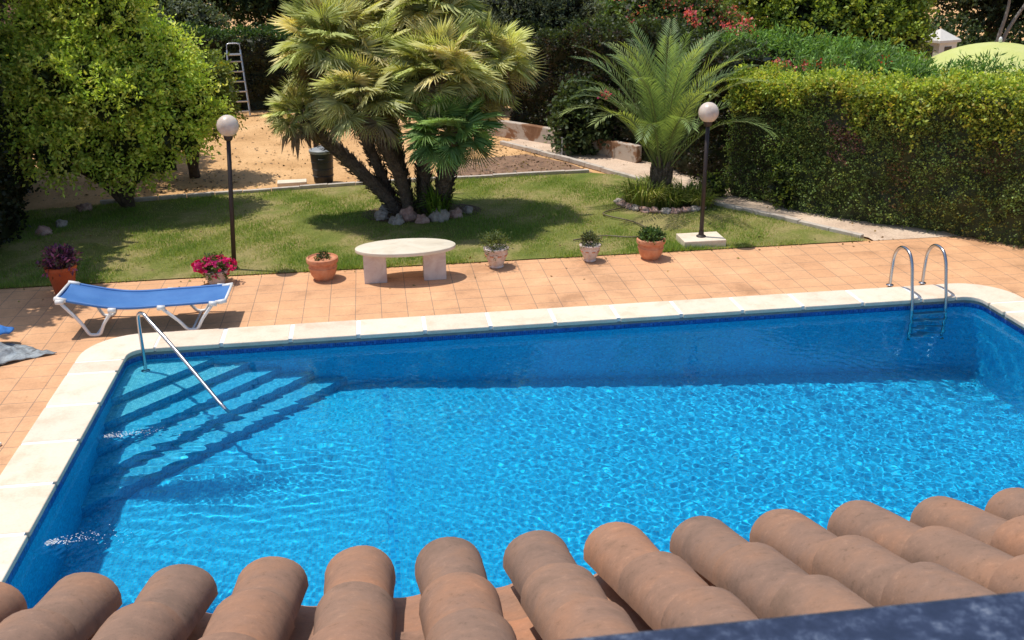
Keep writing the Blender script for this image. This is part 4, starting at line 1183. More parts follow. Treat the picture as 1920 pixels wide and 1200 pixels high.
# garden hose
mb = MB(); mb.tube(bezier([(3.0, 14.6, .04), (3.5, 14.75, .04), (3.95, 14.6, .04), (4.3, 14.75, .05), (4.2, 15.4, .045), (3.8, 16.0, .045), (4.3, 16.4, .04)], 10), .012, 6)
o = mb.build('garden_hose', mat_basic('hose_rubber', (.17, .13, .07), (.10, .08, .04), 8, .5, .05, .001), smooth=True); tag(o, 'thin brown hose lying across the lawn near the two right pots', 'hose')
# stepping slab on the earth
mb = MB(); mb.box((0, 0, .03), (.56, .27, .09))
o = mb.build('paving_slab', M['coping'], loc=(-1.62, 19.3, 0), bevel=.01); o.rotation_euler = (0, 0, .05); tag(o, 'pale rectangular slab lying on the bare earth left of the black bin', 'slab')

# ------------------------------------------------------------------ low wall and stake at the back right
wl = [(1.7, 24.6), (3.0, 23.45), (4.0, 22.2), (4.85, 20.9), (5.45, 19.9)]
g = NM('patchy_plaster')
pos = g.geo()
c = g.ramp(g.noise(1.3, 6, .65, pos, .6), [(.40, (.22, .11, .06)), (.50, (.30, .17, .10)), (.54, (.50, .42, .35)), (.75, (.56, .49, .42))])
M['plaster'] = g.done(g.pbr(c, .9, g.bump(g.noise(10, 6, .7, pos), .6, .02), 0, .2))
mb = MB()
for (ax, ay), (bx, by) in zip(wl, wl[1:]):
    L = math.dist((ax, ay), (bx, by))
    mb.box(((ax + bx) / 2, (ay + by) / 2, .16), (L + .05, .16, .40), math.atan2(by - ay, bx - ax))
o = mb.build('garden_wall', M['plaster'], bevel=.02); tag(o, 'low patchy plaster wall in front of the dark climber hedge', 'wall')
mb = MB(); mb.tube([(0, 0, -.03), (.0, .0, .18), (.01, 0, .40)], [.022, .02, .018], 8); mb.box((0, 0, .405), (.045, .045, .012))
o = mb.build('stake', M['white_metal'], loc=(4.0, 20.8, 0)); tag(o, 'short white stake standing in the earth beside the low wall', 'stake')
# pink flower head of the climber
rg = np.random.default_rng(3)
C = rg.normal(0, .05, (40, 3)); V, F = leaf_quads(C, unit(rg.normal(size=(40, 3))), np.full(40, .07), np.full(40, .03), rg)
fl = empty('flowering_twig', (4.9, 20.6, 1.33), 0, 'single bright pink flower cluster on the dark climber hedge', 'flower')
fast_mesh('petals', V, F, pick_cols(40, [(.75, .05, .16), (.8, .09, .25)], rg), M['petal'], fl)
mb = MB(); mb.tube([(0, 0, 0), (.15, .15, -.1), (.35, .45, -.15)], .006, 5); mb.build('stem', M['bark'], fl)

# ------------------------------------------------------------------ bin
b = empty('dustbin', (-1.02, 19.42, 0), 0, 'black plastic dustbin with a grey lid standing on the bare earth', 'bin')
mb = MB(); mb.lathe([(.175, 0), (.185, .02), (.205, .3), (.222, .56), (.222, .60)], 32)
for k in range(3): mb.lathe([(.198 + .006 * k, .14 + .14 * k - .006), (.208 + .006 * k, .14 + .14 * k), (.198 + .006 * k + .003, .14 + .14 * k + .006)], 32)
mb.build('body', M['bin_plastic'], b, auto=.6)
mb = MB(); mb.lathe([(.234, .585), (.240, .60), (.240, .635), (.225, .65), (.12, .675), (.0, .68)], 32); mb.build('lid', M['bin_lid'], b, auto=.7)
mb = MB(); mb.tube(bezier([(-.06, 0, .675), (-.05, 0, .71), (.05, 0, .71), (.06, 0, .675)], 5), .011, 8); mb.build('lid_handle', M['bin_lid'], b, smooth=True)
mb = MB(); mb.tube(bezier([(-.05, -.215, .50), (-.045, -.255, .49), (.045, -.255, .49), (.05, -.215, .50)], 5), .010, 8); mb.build('handle', M['bin_plastic'], b, smooth=True)
p = empty('iron_post', (-1.22, 21.3, 0), 0, 'dark iron post standing behind the dustbin', 'post')
mb = MB(); mb.tube([(0, 0, -.03), (0, 0, .62)], .055, 12); mb.build('shaft', M['pole_paint'], p, auto=.6)
mb = MB(); mb.lathe([(.075, .62), (.075, .65), (.03, .69), (0, .70)], 16); mb.build('cap', M['pole_paint'], p, auto=.6)

# ------------------------------------------------------------------ globe lamps
def lamp(loc, h, label, plinth):
    r = empty('garden_lamp', loc, 0, label, 'lamp', 'globe lamps on dark poles')
    if not plinth: r.rotation_euler = (0, math.radians(3.9), 0)
    z0 = .0
    if plinth:
        mb = MB(); mb.box((0, 0, 0.055), (.66, .46, .13)); mb.build('plinth', M['coping'], r, bevel=.01)
        z0 = .12
    mb = MB(); mb.lathe([(.075, z0 - .02), (.075, z0 + .015), (.045, z0 + .03), (.036, z0 + .10)], 16); mb.build('foot', M['pole_paint'], r, auto=.6)
    mb = MB(); mb.tube([(0, 0, z0), (0, 0, .9), (0, 0, h - .31)], [.034, .032, .030], 12); mb.build('pole', M['pole_paint'], r, smooth=True)
    mb = MB(); mb.lathe([(.033, h - .36), (.05, h - .345), (.062, h - .32), (.066, h - .288), (.05, h - .285)], 20); mb.build('collar', M['pole_paint'], r, auto=.6)
    mb = MB(); R_ = .150
    mb.lathe([(R_ * math.sin(a), h - R_ - R_ * math.cos(a)) for a in [PI * (.16 + .84 * k / 22) for k in range(23)]][:-1] + [(0, h)], 32)
    mb.build('globe', M['globe'], r, smooth=True)
    return r
lamp((-2.13, 14.15, 0), 2.25, 'left globe lamp on a dark pole rising behind the pink petunias', False)
lamp((4.93, 14.18, 0), 2.18, 'right globe lamp on a dark pole standing on a pale concrete block', True)

# ------------------------------------------------------------------ pots
def pot_parts(root, prof, mat, rim=None, soil_r=.1, soil_z=.2):
    mb = MB(); mb.lathe(prof, 36); mb.build('pot_body', mat, root, auto=.7)
    if rim:
        mb = MB(); mb.lathe(rim, 36); mb.build('rim', mat, root, auto=.7)
    mb = MB(); mb.lathe([(soil_r, soil_z - .03), (soil_r, soil_z), (soil_r * .5, soil_z + .012), (0, soil_z + .015)], 24); mb.build('soil', M['potting_soil'], root, smooth=True)
def leafy(root, name, c, r, n, leaf, width, pal, seed, length=.1, mat='leaf', wts=None, up=1.0):
    rg = np.random.default_rng(seed)
    C, N = blob_points([(c[0], c[1], c[2], r[0], r[1], r[2])], n, rg, .3, 1.0, up)
    V, F, Cc = sprigs(C, N, rg, 8, length, leaf, width, pal, wts, .7, .05, .012)
    return fast_mesh(name, V, F, Cc, M[mat], root)
# tall red pot
r = empty('plant_pot', (-4.33, 13.55, 0), 0, 'tall red-orange pot of dark purple leaves beside the head of the blue lounger', 'plant pot')
pot_parts(r, [(.125, 0), (.13, .01), (.185, .34), (.20, .38), (.185, .38), (.17, .33)], M['red_plastic'], [(.188, .335), (.205, .345), (.210, .395), (.195, .40), (.180, .385)], .178, .35)
leafy(r, 'plant', (0, 0, .44), (.17, .17, .11), 190, .075, .016, [(.16, .04, .13), (.26, .07, .19), (.09, .025, .08), (.10, .08, .05)], 1, .13)
# petunia pot
r = empty('plant_pot', (-2.30, 13.58, 0), 0, 'low pot overflowing with bright pink petunias at the foot of the left lamp', 'plant pot')
pot_parts(r, [(.10, 0), (.105, .01), (.15, .12), (.155, .17), (.14, .17)], M['pale_clay'], [(.15, .155), (.168, .165), (.168, .20), (.148, .20)], .145, .16)
leafy(r, 'plant', (0, 0, .22), (.22, .20, .13), 150, .05, .016, [(.09, .14, .03), (.13, .17, .05)], 2, .08)
rg = np.random.default_rng(8)
C, N = blob_points([(0, 0, .25, .24, .21, .155), (-.20, -.05, .28, .10, .09, .09), (.19, .0, .27, .11, .1, .1)], 190, rg, .9, 1.08, .25)
Vs = []; Fs = []; k = 0; cc = []
for c_, n_ in zip(C, N):
    n_ = unit(n_ + rg.normal(0, .25, 3)); s_ = unit(np.cross(n_, rg.normal(size=3))); t_ = np.cross(n_, s_)
    R_ = rg.uniform(.022, .034); col = np.array([(.62, .02, .17), (.72, .04, .28), (.5, .015, .13)][rg.integers(3)])
    for q in range(5):
        a0 = 2 * PI * q / 5; a1 = 2 * PI * (q + 1) / 5; am = (a0 + a1) / 2
        P_a = lambda a, rr, h: c_ + (s_ * math.cos(a) + t_ * math.sin(a)) * rr + n_ * h
        Vs += [c_ - n_ * .01, P_a(a0, R_ * .8, .0), P_a(am, R_ * 1.15, -.004), P_a(a1, R_ * .8, .0)]
        Fs.append((k, k + 1, k + 2, k + 3)); k += 4; cc.append(col * rg.uniform(.85, 1.15))
fast_mesh('flowers', np.array(Vs), np.array(Fs), np.array(cc), M['petal'], r)
# two terracotta bowls and two whitewashed pots
def terracotta_pot(loc, label, s):
    r = empty('plant_pot', loc, 0, label, 'plant pot')
    pot_parts(r, [(.115 * s, 0), (.12 * s, .01), (.165 * s, .08 * s), (.185 * s, .16 * s), (.182 * s, .22 * s), (.17 * s, .25 * s), (.16 * s, .25 * s)], M['terracotta'],
              [(.175 * s, .235 * s), (.205 * s, .24 * s), (.212 * s, .265 * s), (.208 * s, .30 * s), (.190 * s, .31 * s), (.175 * s, .29 * s)], .172 * s, .265 * s)
    mb = MB(); mb.lathe([(.183 * s, .165 * s), (.192 * s, .175 * s), (.183 * s, .188 * s)], 36); mb.build('band', M['terracotta'], r, smooth=True)
    return r
r = terracotta_pot((-.82, 13.52, 0), 'wide terracotta pot with sparse seedlings left of the oval stone table', 1.06)
leafy(r, 'plant', (0, 0, .30), (.12, .12, .04), 22, .045, .013, [(.08, .11, .03), (.05, .06, .02)], 3, .05)
r = terracotta_pot((3.97, 13.62, 0), 'terracotta pot with a low green mat of leaves beside the lamp block', 1.02)
leafy(r, 'plant', (0, 0, .33), (.19, .19, .075), 260, .038, .013, [(.06, .13, .025), (.09, .17, .035), (.04, .08, .018)], 4, .07)
def clay_pot(loc, label, s):
    r = empty('plant_pot', loc, 0, label, 'plant pot')
    pot_parts(r, [(.085 * s, 0), (.10 * s, .015), (.092 * s, .04), (.13 * s, .12 * s), (.155 * s, .20 * s), (.15 * s, .25 * s), (.14 * s, .25 * s)], M['pale_clay'],
              [(.150 * s, .235 * s), (.168 * s, .245 * s), (.172 * s, .275 * s), (.158 * s, .285 * s), (.145 * s, .27 * s)], .145 * s, .25 * s)
    mb = MB()
    for k in range(9):
        a = 2 * PI * k / 9; mb.box((math.cos(a) * .151 * s, math.sin(a) * .151 * s, .185 * s), (.016, .055 * s, .022 * s), a)
    mb.build('garland', M['terracotta'], r, bevel=.006)
    return r
r = clay_pot((1.66, 13.62, 0), 'whitewashed clay pot with a spiky green herb right of the oval table', 1.08)
leafy(r, 'plant', (-.02, 0, .33), (.20, .19, .10), 190, .05, .007, [(.12, .17, .05), (.16, .20, .06), (.08, .11, .035)], 5, .12)
r = clay_pot((3.06, 13.66, 0), 'smaller whitewashed clay pot with a low dull plant, between two other pots', .92)
leafy(r, 'plant', (0, 0, .28), (.14, .14, .08), 120, .04, .009, [(.09, .12, .04), (.06, .07, .03), (.13, .14, .06)], 6, .09)

# ------------------------------------------------------------------ oval stone table
t = empty('stone_table', (.35, 13.34, 0), -.0, 'low oval stone table on two slab legs at the edge of the paving', 'table')
g = NM('cream_marble'); v = g.coord()
c = g.ramp(g.noise(3, 6, .6, v, 1.2), [(.3, (.66, .57, .44)), (.5, (.74, .66, .52)), (.7, (.78, .72, .60))])
M['marble'] = g.done(g.pbr(c, .45, None, 0, .4))
g = NM('pinkish_marble'); v = g.coord()
c = g.ramp(g.noise(5, 6, .6, v, 1.0), [(.3, (.52, .42, .39)), (.5, (.62, .54, .50)), (.7, (.68, .62, .58))])
M['marble_leg'] = g.done(g.pbr(c, .55, None, 0, .4))
mb = MB(); prof = [(.0, .425), (.66, .425), (.70, .432), (.705, .455), (.70, .475), (.69, .48), (0, .481)]
mb.lathe(prof, 72, sy=.52); mb.build('tabletop', M['marble'], t, auto=.5)
for sx in (-.44, .39):
    mb = MB(); mb.box((sx, -.02, .2125), (.315, .26, .425)); mb.build('leg', M['marble_leg'], t, bevel=.008)

# ------------------------------------------------------------------ sun lounger
L = empty('sun_lounger', (-3.92, 11.86, 0), -.02, 'sun lounger with a bright blue sling and white V-shaped legs', 'sun lounger')
W_ = .60
prof = [(0, .50), (.25, .435), (.50, .375), (.72, .342), (.95, .335), (1.25, .345), (1.55, .352), (1.80, .360), (1.98, .366)]
P3 = bezier([(x, 0, z) for x, z in prof], 6)
vs = []; fs = []; ny = 9
for i, q in enumerate(P3):
    for j in range(ny):
        f = j / (ny - 1); sag = -.035 * math.sin(f * PI) * (.5 + .5 * math.sin(min(1, i / len(P3)) * PI))
        vs.append((q.x, .02 + f * (W_ - .04), q.z + sag))
for i in range(len(P3) - 1):
    for j in range(ny - 1):
        a = i * ny + j; fs.append((a, a + ny, a + ny + 1, a + 1))
o = mesh_obj('sling', vs, fs, M['sling'], L, True)
md = o.modifiers.new('thick', 'SOLIDIFY'); md.thickness = .006
mb = MB()
for yy in (0, W_):
    mb.tube([(q.x, yy, q.z) for q in P3], .019, 10)
o = mb.build('side_rail', M['sling'], L, smooth=True)
for (x, z) in ((0.0, .50), (1.985, .366)):
    mb = MB(); mb.tube([(x, -.01, z), (x, W_ + .01, z)], .018, 10); mb.build('end_rail', M['white_metal'], L, smooth=True)
    for yy in (0, W_):
        mb = MB(); s_ = -1 if x < 1 else 1; zz = 1 if x < 1 else -1
        mb.tube([(x + s_ * .015, yy, z + .002), (x - s_ * .05, yy, z - .012 if x < 1 else z - .01), (x - s_ * .12, yy, z - (.03 if x < 1 else .012))], [.028, .029, .026], 10)
        mb.build('corner_cap', M['white_metal'], L, smooth=True)
def vleg(x0, x1, xb, z0, z1):
    for yy in (-.03, W_ + .03):
        mb = MB()
        pts = [(x0, yy, z0), (x0 + (xb - x0) * .55, yy, z0 * .42 + .01), (xb - .075, yy, .045), (xb - .03, yy, .022), (xb + .03, yy, .022), (xb + .07, yy, .045), (xb + (x1 - xb) * .5, yy, z1 * .45 + .01), (x1, yy, z1)]
        mb.tube(bezier(pts, 3), .021, 10)
        mb.build('leg', M['white_metal'], L, smooth=True)
        for (x, z) in ((x0, z0), (x1, z1)):
            mb = MB(); mb.tube([(x - .045, yy, z + .004), (x + .045, yy, z - .002)], .032, 10); mb.build('clamp', M['white_metal'], L, smooth=True)
vleg(.05, .64, .40, .465, .325)
vleg(1.22, 1.84, 1.56, .325, .345)
for x in (.42, 1.56):
    mb = MB(); mb.tube([(x, -.03, .024), (x, W_ + .03, .024)], .014, 8); mb.build('cross_bar', M['white_metal'], L, smooth=True)

# ------------------------------------------------------------------ pool fittings
lad = empty('pool_ladder', (7.05, 11.4, 0), 0, 'stainless steel pool ladder with two arched rails in the far right corner', 'pool ladder')
for xx in (-.235, .235):
    mb = MB()
    pts = [(xx, .42, .0), (xx, .42, .25), (xx, .40, .47), (xx, .30, .60), (xx, .17, .635), (xx, .04, .60), (xx, -.05, .47), (xx, -.12, .22), (xx, -.18, 0), (xx, -.21, -.3), (xx, -.215, -.8), (xx, -.215, -1.15)]
    mb.tube(bezier(pts, 6), .0215, 12); mb.build('side_rail', M['chrome'], lad, smooth=True)
    mb = MB(); mb.lathe([(.05, .034), (.05, .042), (.03, .052), (.022, .055)], 20, (xx, .42, 0)); mb.build('flange', M['chrome'], lad, auto=.6)
for z in (-.22, -.48, -.74, -1.0):
    mb = MB(); mb.box((0, -.215, z), (.45, .085, .028)); mb.build('tread', M['alu'], lad, bevel=.008)
hr = empty('pool_handrail', (-2.80, 11.02, 0), 0, 'chrome handrail rising from the top pool step and sloping down into the water', 'handrail')
mb = MB()
pts = [(0, 0, -.24), (.01, -.02, .1), (.02, -.04, .48), (.05, -.08, .585), (.12, -.16, .60), (.20, -.25, .54), (.5, -.60, .33), (.96, -1.15, -.03), (1.04, -1.24, -.09), (1.12, -1.33, -.17)]
mb.tube(bezier(pts, 6), .0215, 12); mb.build('rail', M['chrome'], hr, smooth=True)
mb = MB(); mb.lathe([(.05, -.237), (.05, -.228), (.03, -.215)], 20); mb.build('flange', M['chrome'], hr, auto=.6)

# ------------------------------------------------------------------ towels and bag at the left edge
g = NM('crumpled_grey_cloth'); v = g.coord()
c = g.ramp(g.noise(9, 6, .7, v, .8), [(.3, (.06, .065, .07)), (.45, (.20, .21, .22)), (.58, (.34, .38, .40)), (.8, (.50, .56, .60))])
M['cloth'] = g.done(g.pbr(c, .6, g.bump(g.noise(22, 4, .6, v), .5, .01), 0, .4))
def cloth(name, label, cat, outline, hfun, mat, loc, nu=46, seed=0):
    """rumpled sheet: polar grid inside an outline"""
    vs = [(0, 0, hfun(0, 0))]; fs = []
    nr_, na = 14, len(outline)
    for i in range(1, nr_ + 1):
        for k, (x, y) in enumerate(outline):
            f = i / nr_; px, py = x * f, y * f
            fold = .06 * mnoise.noise(Vector((px * 4 + seed, py * 4, 0))) + .055 * mnoise.noise(Vector((px * 11, py * 11 + seed, 3))) + .012 * math.sin(px * 30 + py * 22)
            vs.append((px, py, max(.006, hfun(px, py) * (1 - f ** 3) + fold * (1 - .55 * f) + .02)))
    for k in range(na): fs.append((0, 1 + k, 1 + (k + 1) % na))
    for i in range(nr_ - 1):
        for k in range(na):
            a = 1 + i * na + k; b_ = 1 + i * na + (k + 1) % na
            fs.append((a, a + na, b_ + na, b_))
    o = mesh_obj(name, vs, fs, mat, None, True, loc)
    m_ = o.modifiers.new('thick', 'SOLIDIFY'); m_.thickness = .01
    return tag(o, label, cat)
def blob_outline(pts, n=56):
    P = bezier([(x, y, 0) for x, y in pts] + [(pts[0][0], pts[0][1], 0)], 8)
    return [(p.x, p.y) for p in P[:-1]]
cloth('grey_cloth', 'crumpled silver-grey and black cover lying on the paving at the left edge', 'cover',
      blob_outline([(.62, .02), (.42, .12), (.20, .30), (-.15, .42), (-.55, .40), (-.85, .1), (-.8, -.35), (-.45, -.40), (-.10, -.30), (.12, -.22), (.32, -.10)]), lambda x, y: .30 * math.exp(-((x + .38) ** 2 + (y - .05) ** 2) / .14), M['cloth'], (-4.46, 11.30, .005), seed=3)
cloth('blue_towel', 'rumpled blue towel lying on top of the grey cover', 'towel',
      blob_outline([(.22, 0), (.18, .14), (0, .20), (-.25, .18), (-.3, -.05), (-.2, -.17), (.05, -.16), (.17, -.1)]), lambda x, y: .07, mat_basic('blue_towel', (.05, .22, .58), (.025, .13, .42), 9, .9, .8, .01), (-4.62, 11.66, .17), seed=9)
cloth('dark_bag', 'black crumpled bag next to the grey cover at the left edge of the view', 'bag',
      blob_outline([(.30, .05), (.22, .22), (0, .3), (-.3, .25), (-.4, -.1), (-.25, -.3), (.0, -.34), (.18, -.25)]), lambda x, y: .20 * math.exp(-(x * x + y * y) / .12), mat_basic('black_fabric', (.02, .02, .024), (.01, .01, .012), 9, .6, .5, .01), (-4.62, 10.72, .01), seed=5)
# flip-flop
sh = empty('beach_sandal', (-3.86, 9.02, .0), .5, 'pale beach sandal lying on the paving at the left edge', 'sandal')
mb = MB(); mb.lathe([(.0, .006), (.95, .006), (1.0, .012), (1.0, .026), (.95, .032), (0, .032)], 28, sx=.13, sy=.05); mb.build('sole', M['white_metal'], sh, auto=.6)
mb = MB(); mb.tube(bezier([(-.02, -.045, .03), (.03, -.02, .07), (.07, 0, .05), (.03, .02, .07), (-.02, .045, .03)], 5), .007, 6); mb.build('strap', M['pole_paint'], sh, smooth=True)

# ------------------------------------------------------------------ stepladder by the back hedge
sl = empty('stepladder', (-3.52, 27.75, 0), .12, 'aluminium stepladder standing against the dark hedge at the far end', 'stepladder')
HL = 1.68
for sx in (-1, 1):
    mb = MB(); mb.tube([(sx * .245, -.34, 0), (sx * .17, 0, HL)], .024, 6); mb.build('rail', M['alu'], sl)
    mb = MB(); mb.tube([(sx * .26, .40, 0), (sx * .17, .03, HL - .12)], .018, 6); mb.build('back_leg', M['alu'], sl)
for k in range(6):
    f = (k + .45) / 6.6
    mb = MB(); mb.box((0, -.34 * (1 - f), f * HL), (.47 - .14 * f, .10, .035)); mb.build('step', M['alu'], sl, bevel=.005)
mb = MB(); mb.box((0, .02, HL - .12), (.34, .26, .035)); mb.build('platform', M['alu'], sl, bevel=.006)
mb = MB(); mb.tube(bezier([(-.17, 0, HL - .1), (-.165, .01, HL + .10), (-.12, .02, HL + .16), (.12, .02, HL + .16), (.165, .01, HL + .10), (.17, 0, HL - .1)], 5), .014, 8); mb.build('guard_rail', M['alu'], sl, smooth=True)

# ------------------------------------------------------------------ parasol
pa = empty('parasol', (11.95, 18.0, 0), 0, 'large pale yellow-green domed parasol open beyond the right hedge', 'parasol')
g = NM('lime_canvas'); v = g.coord()
c = g.ramp(g.noise(3, 4, .6, v), [(.3, (.60, .66, .20)), (.7, (.68, .72, .28))])
pp = g.pbr(c, .8); tt = g.n('ShaderNodeBsdfTranslucent'); tt.inputs['Color'].default_value = (.7, .75, .3, 1)
mm = g.n('ShaderNodeMixShader'); mm.inputs[0].default_value = .25; g.l(pp.outputs[0], mm.inputs[1]); g.l(tt.outputs[0], mm.inputs[2])
M['canvas'] = g.done(mm)
RR, HT, HB = 1.42, 2.46, 1.98
vs = []; fs = []; NA = 64; NR = 10
for i in range(NR + 1):
    f = i / NR
    for k in range(NA):
        a = 2 * PI * k / NA; pnl = abs(math.sin(a * 4))
        rr = RR * f * (1 - .035 * pnl * f); z = HB + (HT - HB) * (1 - f ** 2.1) - .015 * pnl * f
        vs.append((rr * math.cos(a), rr * math.sin(a), z))
for k in range(NA):     # valance
    a = 2 * PI * k / NA; pnl = abs(math.sin(a * 4)); rr = RR * (1 - .035 * pnl) + .005
    vs.append((rr * math.cos(a), rr * math.sin(a), HB - .015 * pnl - .13 - .03 * math.sin(a * 24)))
for i in range(NR + 1):
    for k in range(NA):
        a = i * NA + k; b_ = i * NA + (k + 1) % NA; fs.append((a, a + NA, b_ + NA, b_))
o = mesh_obj('canopy', vs, fs, M['canvas'], pa, True)
for k in range(8):
    a = 2 * PI * k / 8 
    mb = MB(); mb.tube([(RR * .985 * f * math.cos(a), RR * .985 * f * math.sin(a), HB + (HT - HB) * (1 - f ** 2.1) - .014) for f in (0, .2, .4, .6, .8, 1)], .008, 5); mb.build('rib', M['white_metal'], pa, smooth=True)
mb = MB(); mb.tube([(0, 0, 0), (0, 0, 2.4)], .022, 10); mb.build('pole', M['white_metal'], pa, smooth=True)
mb = MB(); mb.lathe([(.018, 2.45), (.03, 2.48), (.035, 2.52), (.02, 2.56), (0, 2.57)], 16); mb.build('finial', M['white_metal'], pa, smooth=True)
mb = MB(); mb.lathe([(.26, -.03), (.26, .05), (.22, .08), (.04, .09), (.035, .2)], 24); mb.build('base', M['concrete'], pa, auto=.6)

# ------------------------------------------------------------------ white turret and houses beyond
M['white_wall'] = mat_basic('white_render', (.72, .70, .66), (.60, .57, .53), 3, .9, .3, .01)
M['pink_wall'] = mat_basic('pink_render', (.62, .42, .33), (.52, .34, .26), 3, .9, .3, .01)
M['roof_tile'] = mat_basic('roof_clay', (.42, .20, .12), (.28, .13, .08), 12, .85, .6, .03)
M['glass_dark'] = mat_basic('dark_window_glass', (.03, .035, .045), (.02, .025, .03), 2, .12, .02, .001)
tu = empty('chimney', (14.62, 24.6, .55), .3, 'small white chimney turret with a pointed cap beyond the hedge', 'chimney')
mb = MB(); mb.box((0, 0, .30), (.62, .62, 1.8)); mb.build('shaft', M['white_wall'], tu, bevel=.01)
mb = MB(); a = .37
mb.add([(-a, -a, 1.2), (a, -a, 1.2), (a, a, 1.2), (-a, a, 1.2), (-a, -a, 1.26), (a, -a, 1.26), (a, a, 1.26), (-a, a, 1.26), (0, 0, 1.52)],
       [(3, 2, 1, 0), (0, 1, 5, 4), (1, 2, 6, 5), (2, 3, 7, 6), (3, 0, 4, 7), (4, 5, 8), (5, 6, 8), (6, 7, 8), (7, 4, 8)]); mb.build('cap', M['white_wall'], tu)
for an in range(4):
    q = Matrix.Rotation(an * PI / 2, 3, 'Z') @ Vector((.312, 0, .95))
    mb = MB(); mb.box(tuple(q), (.02, .24, .30), an * PI / 2); mb.build('vent_opening', M['glass_dark'], tu)
def house(loc, rz, size, wall, label, wins):
    r = empty('house', loc, rz, label, 'house')
    sx, sy, h = size
    mb = MB(); mb.box((0, 0, h / 2), (sx, sy, h))
    mb.build('wall', wall, r)
    mb = MB(); e = .35; rh = .28 * sy
    mb.add([(-sx / 2 - e, -sy / 2 - e, h), (sx / 2 + e, -sy / 2 - e, h), (sx / 2 + e, sy / 2 + e, h), (-sx / 2 - e, sy / 2 + e, h), (-sx / 2 - e, 0, h + rh), (sx / 2 + e, 0, h + rh)],
           [(3, 2, 1, 0), (0, 1, 5, 4), (2, 3, 4, 5), (1, 2, 5), (3, 0, 4)])
    mb.build('roof', M['roof_tile'], r)
    for (x, z, w_, hh) in wins:
        mb = MB(); mb.box((x, -sy / 2 - .03, z), (w_ + .14, .06, hh + .14)); f_ = mb.build('window', M['white_wall'], r)
        mb = MB(); mb.box((x, -sy / 2 - .066, z), (w_, .02, hh)); mb.build('pane', M['glass_dark'], f_)
    return r
house((-13.6, 40.5, 0), .15, (8, 6, 5.2), M['pink_wall'], 'pink rendered house glimpsed at the top left behind the bushy tree', [(-2.4, 3.3, 1.1, 1.2), (.4, 3.3, 1.1, 1.2), (2.7, 2.3, 1.0, 1.3), (0, 1.2, 1.1, 1.2)])
house((12.2, 45.0, 0), -.1, (9, 6, 5.5), M['white_wall'], 'pale house showing above the trees at the top centre', [(-3, 1.5, 1.1, 1.2), (-.6, 1.5, 1.1, 1.2), (2.4, 1.5, 1.1, 1.2)])

# ------------------------------------------------------------------ own house: tiled eave roof and window sill in front
def clay_tile(name, tone):
    g = NM(name); v = g.coord(); oi = g.n('ShaderNodeObjectInfo')
    vr = g.n('ShaderNodeVectorMath'); vr.operation = 'ADD'; g.l(v, vr.inputs[0])
    cb = g.n('ShaderNodeCombineXYZ'); g.l(g.math('MULTIPLY', oi.outputs['Random'], 50.0), cb.inputs[0]); g.l(cb.outputs[0], vr.inputs[1]); vv = vr.outputs[0]
    base = g.ramp(oi.outputs['Random'], [(0, tuple(x * t for x, t in zip((.30, .180, .122), tone))), (.5, tuple(x * t for x, t in zip((.255, .160, .115), tone))), (1, tuple(x * t for x, t in zip((.345, .19, .12), tone)))])
    big = g.ramp(g.noise(5, 5, .6, vv), [(.28, (.68, .72, .74)), (.46, (.95, .96, .98)), (.58, (1.05, 1.0, .95)), (.72, (1.22, 1.08, .96))])
    lich = g.ramp(g.noise(30, 8, .82, vv), [(.34, (.58, .59, .56)), (.43, (.93, .93, .92)), (.56, (1.02, 1.01, 1.0)), (.66, (1.30, 1.28, 1.22))])
    streak = g.noise(1.0, 4, .6, None)
    c = g.mix(1, base, big, 'MULTIPLY'); c = g.mix(.8, c, lich, 'MULTIPLY')
    return g.done(g.pbr(c, .85, g.bump(g.noise(60, 5, .7, vv), .35, .004), 0, .25))
M['tile'] = clay_tile('barrel_clay_tile', (1, 1, 1)); M['tile_under'] = clay_tile('channel_clay_tile', (1.3, 1.2, 1.15))
hs = empty('villa', (0, .2, 0), 0, 'tiled lower roof and dark stone window sill of the villa in the foreground', 'villa')
def H_(o):
    o.parent = hs; o.matrix_parent_inverse = Matrix.Translation(-hs.location); return o
SPC = .2445; EY, EZ = 2.37, 2.985; TAN = .43; TH = math.atan(TAN)
def barrel(r_lo, r_hi, length, thick, arch, n=14, concave=False, seed=0):
    """half-round tapered tile along +v (up the slope), in local coords x across, y along slope, z up"""
    vs = []; fs = []; m = 8
    rs_ = random.Random(seed)
    for side_ in (0, 1):
        for i in range(m + 1):
            f = i / m; r0 = r_lo + (r_hi - r_lo) * f - side_ * thick
            hh = (arch * (r_lo + (r_hi - r_lo) * f) / r_lo) - side_ * thick
            for k in range(n + 1):
                a = PI * k / n
                x = r0 * math.cos(a); z = hh * math.sin(a) ** .85 if math.sin(a) > 0 else 0
                if concave: z = -z
                z += .0025 * mnoise.noise(Vector((x * 12 + seed, f * 4, side_ * .1)))
                x += .002 * mnoise.noise(Vector((f * 5, seed, a)))
                vs.append((x, f * length, z))
    N1 = (m + 1) * (n + 1)
    for s_ in (0, 1):
        for i in range(m):
            for k in range(n):
                a = s_ * N1 + i * (n + 1) + k
                q = (a, a + 1, a + n + 2, a + n + 1); fs.append(q if s_ else q[::-1])
    for i in range(m):
        for k in (0, n):
            a = i * (n + 1) + k; fs.append((a, a + n + 1, a + n + 1 + N1, a + N1))
    for k in range(n):
        for i in (0, m):
            a = i * (n + 1) + k; fs.append((a, a + 1, a + 1 + N1, a + N1))
    return vs, fs
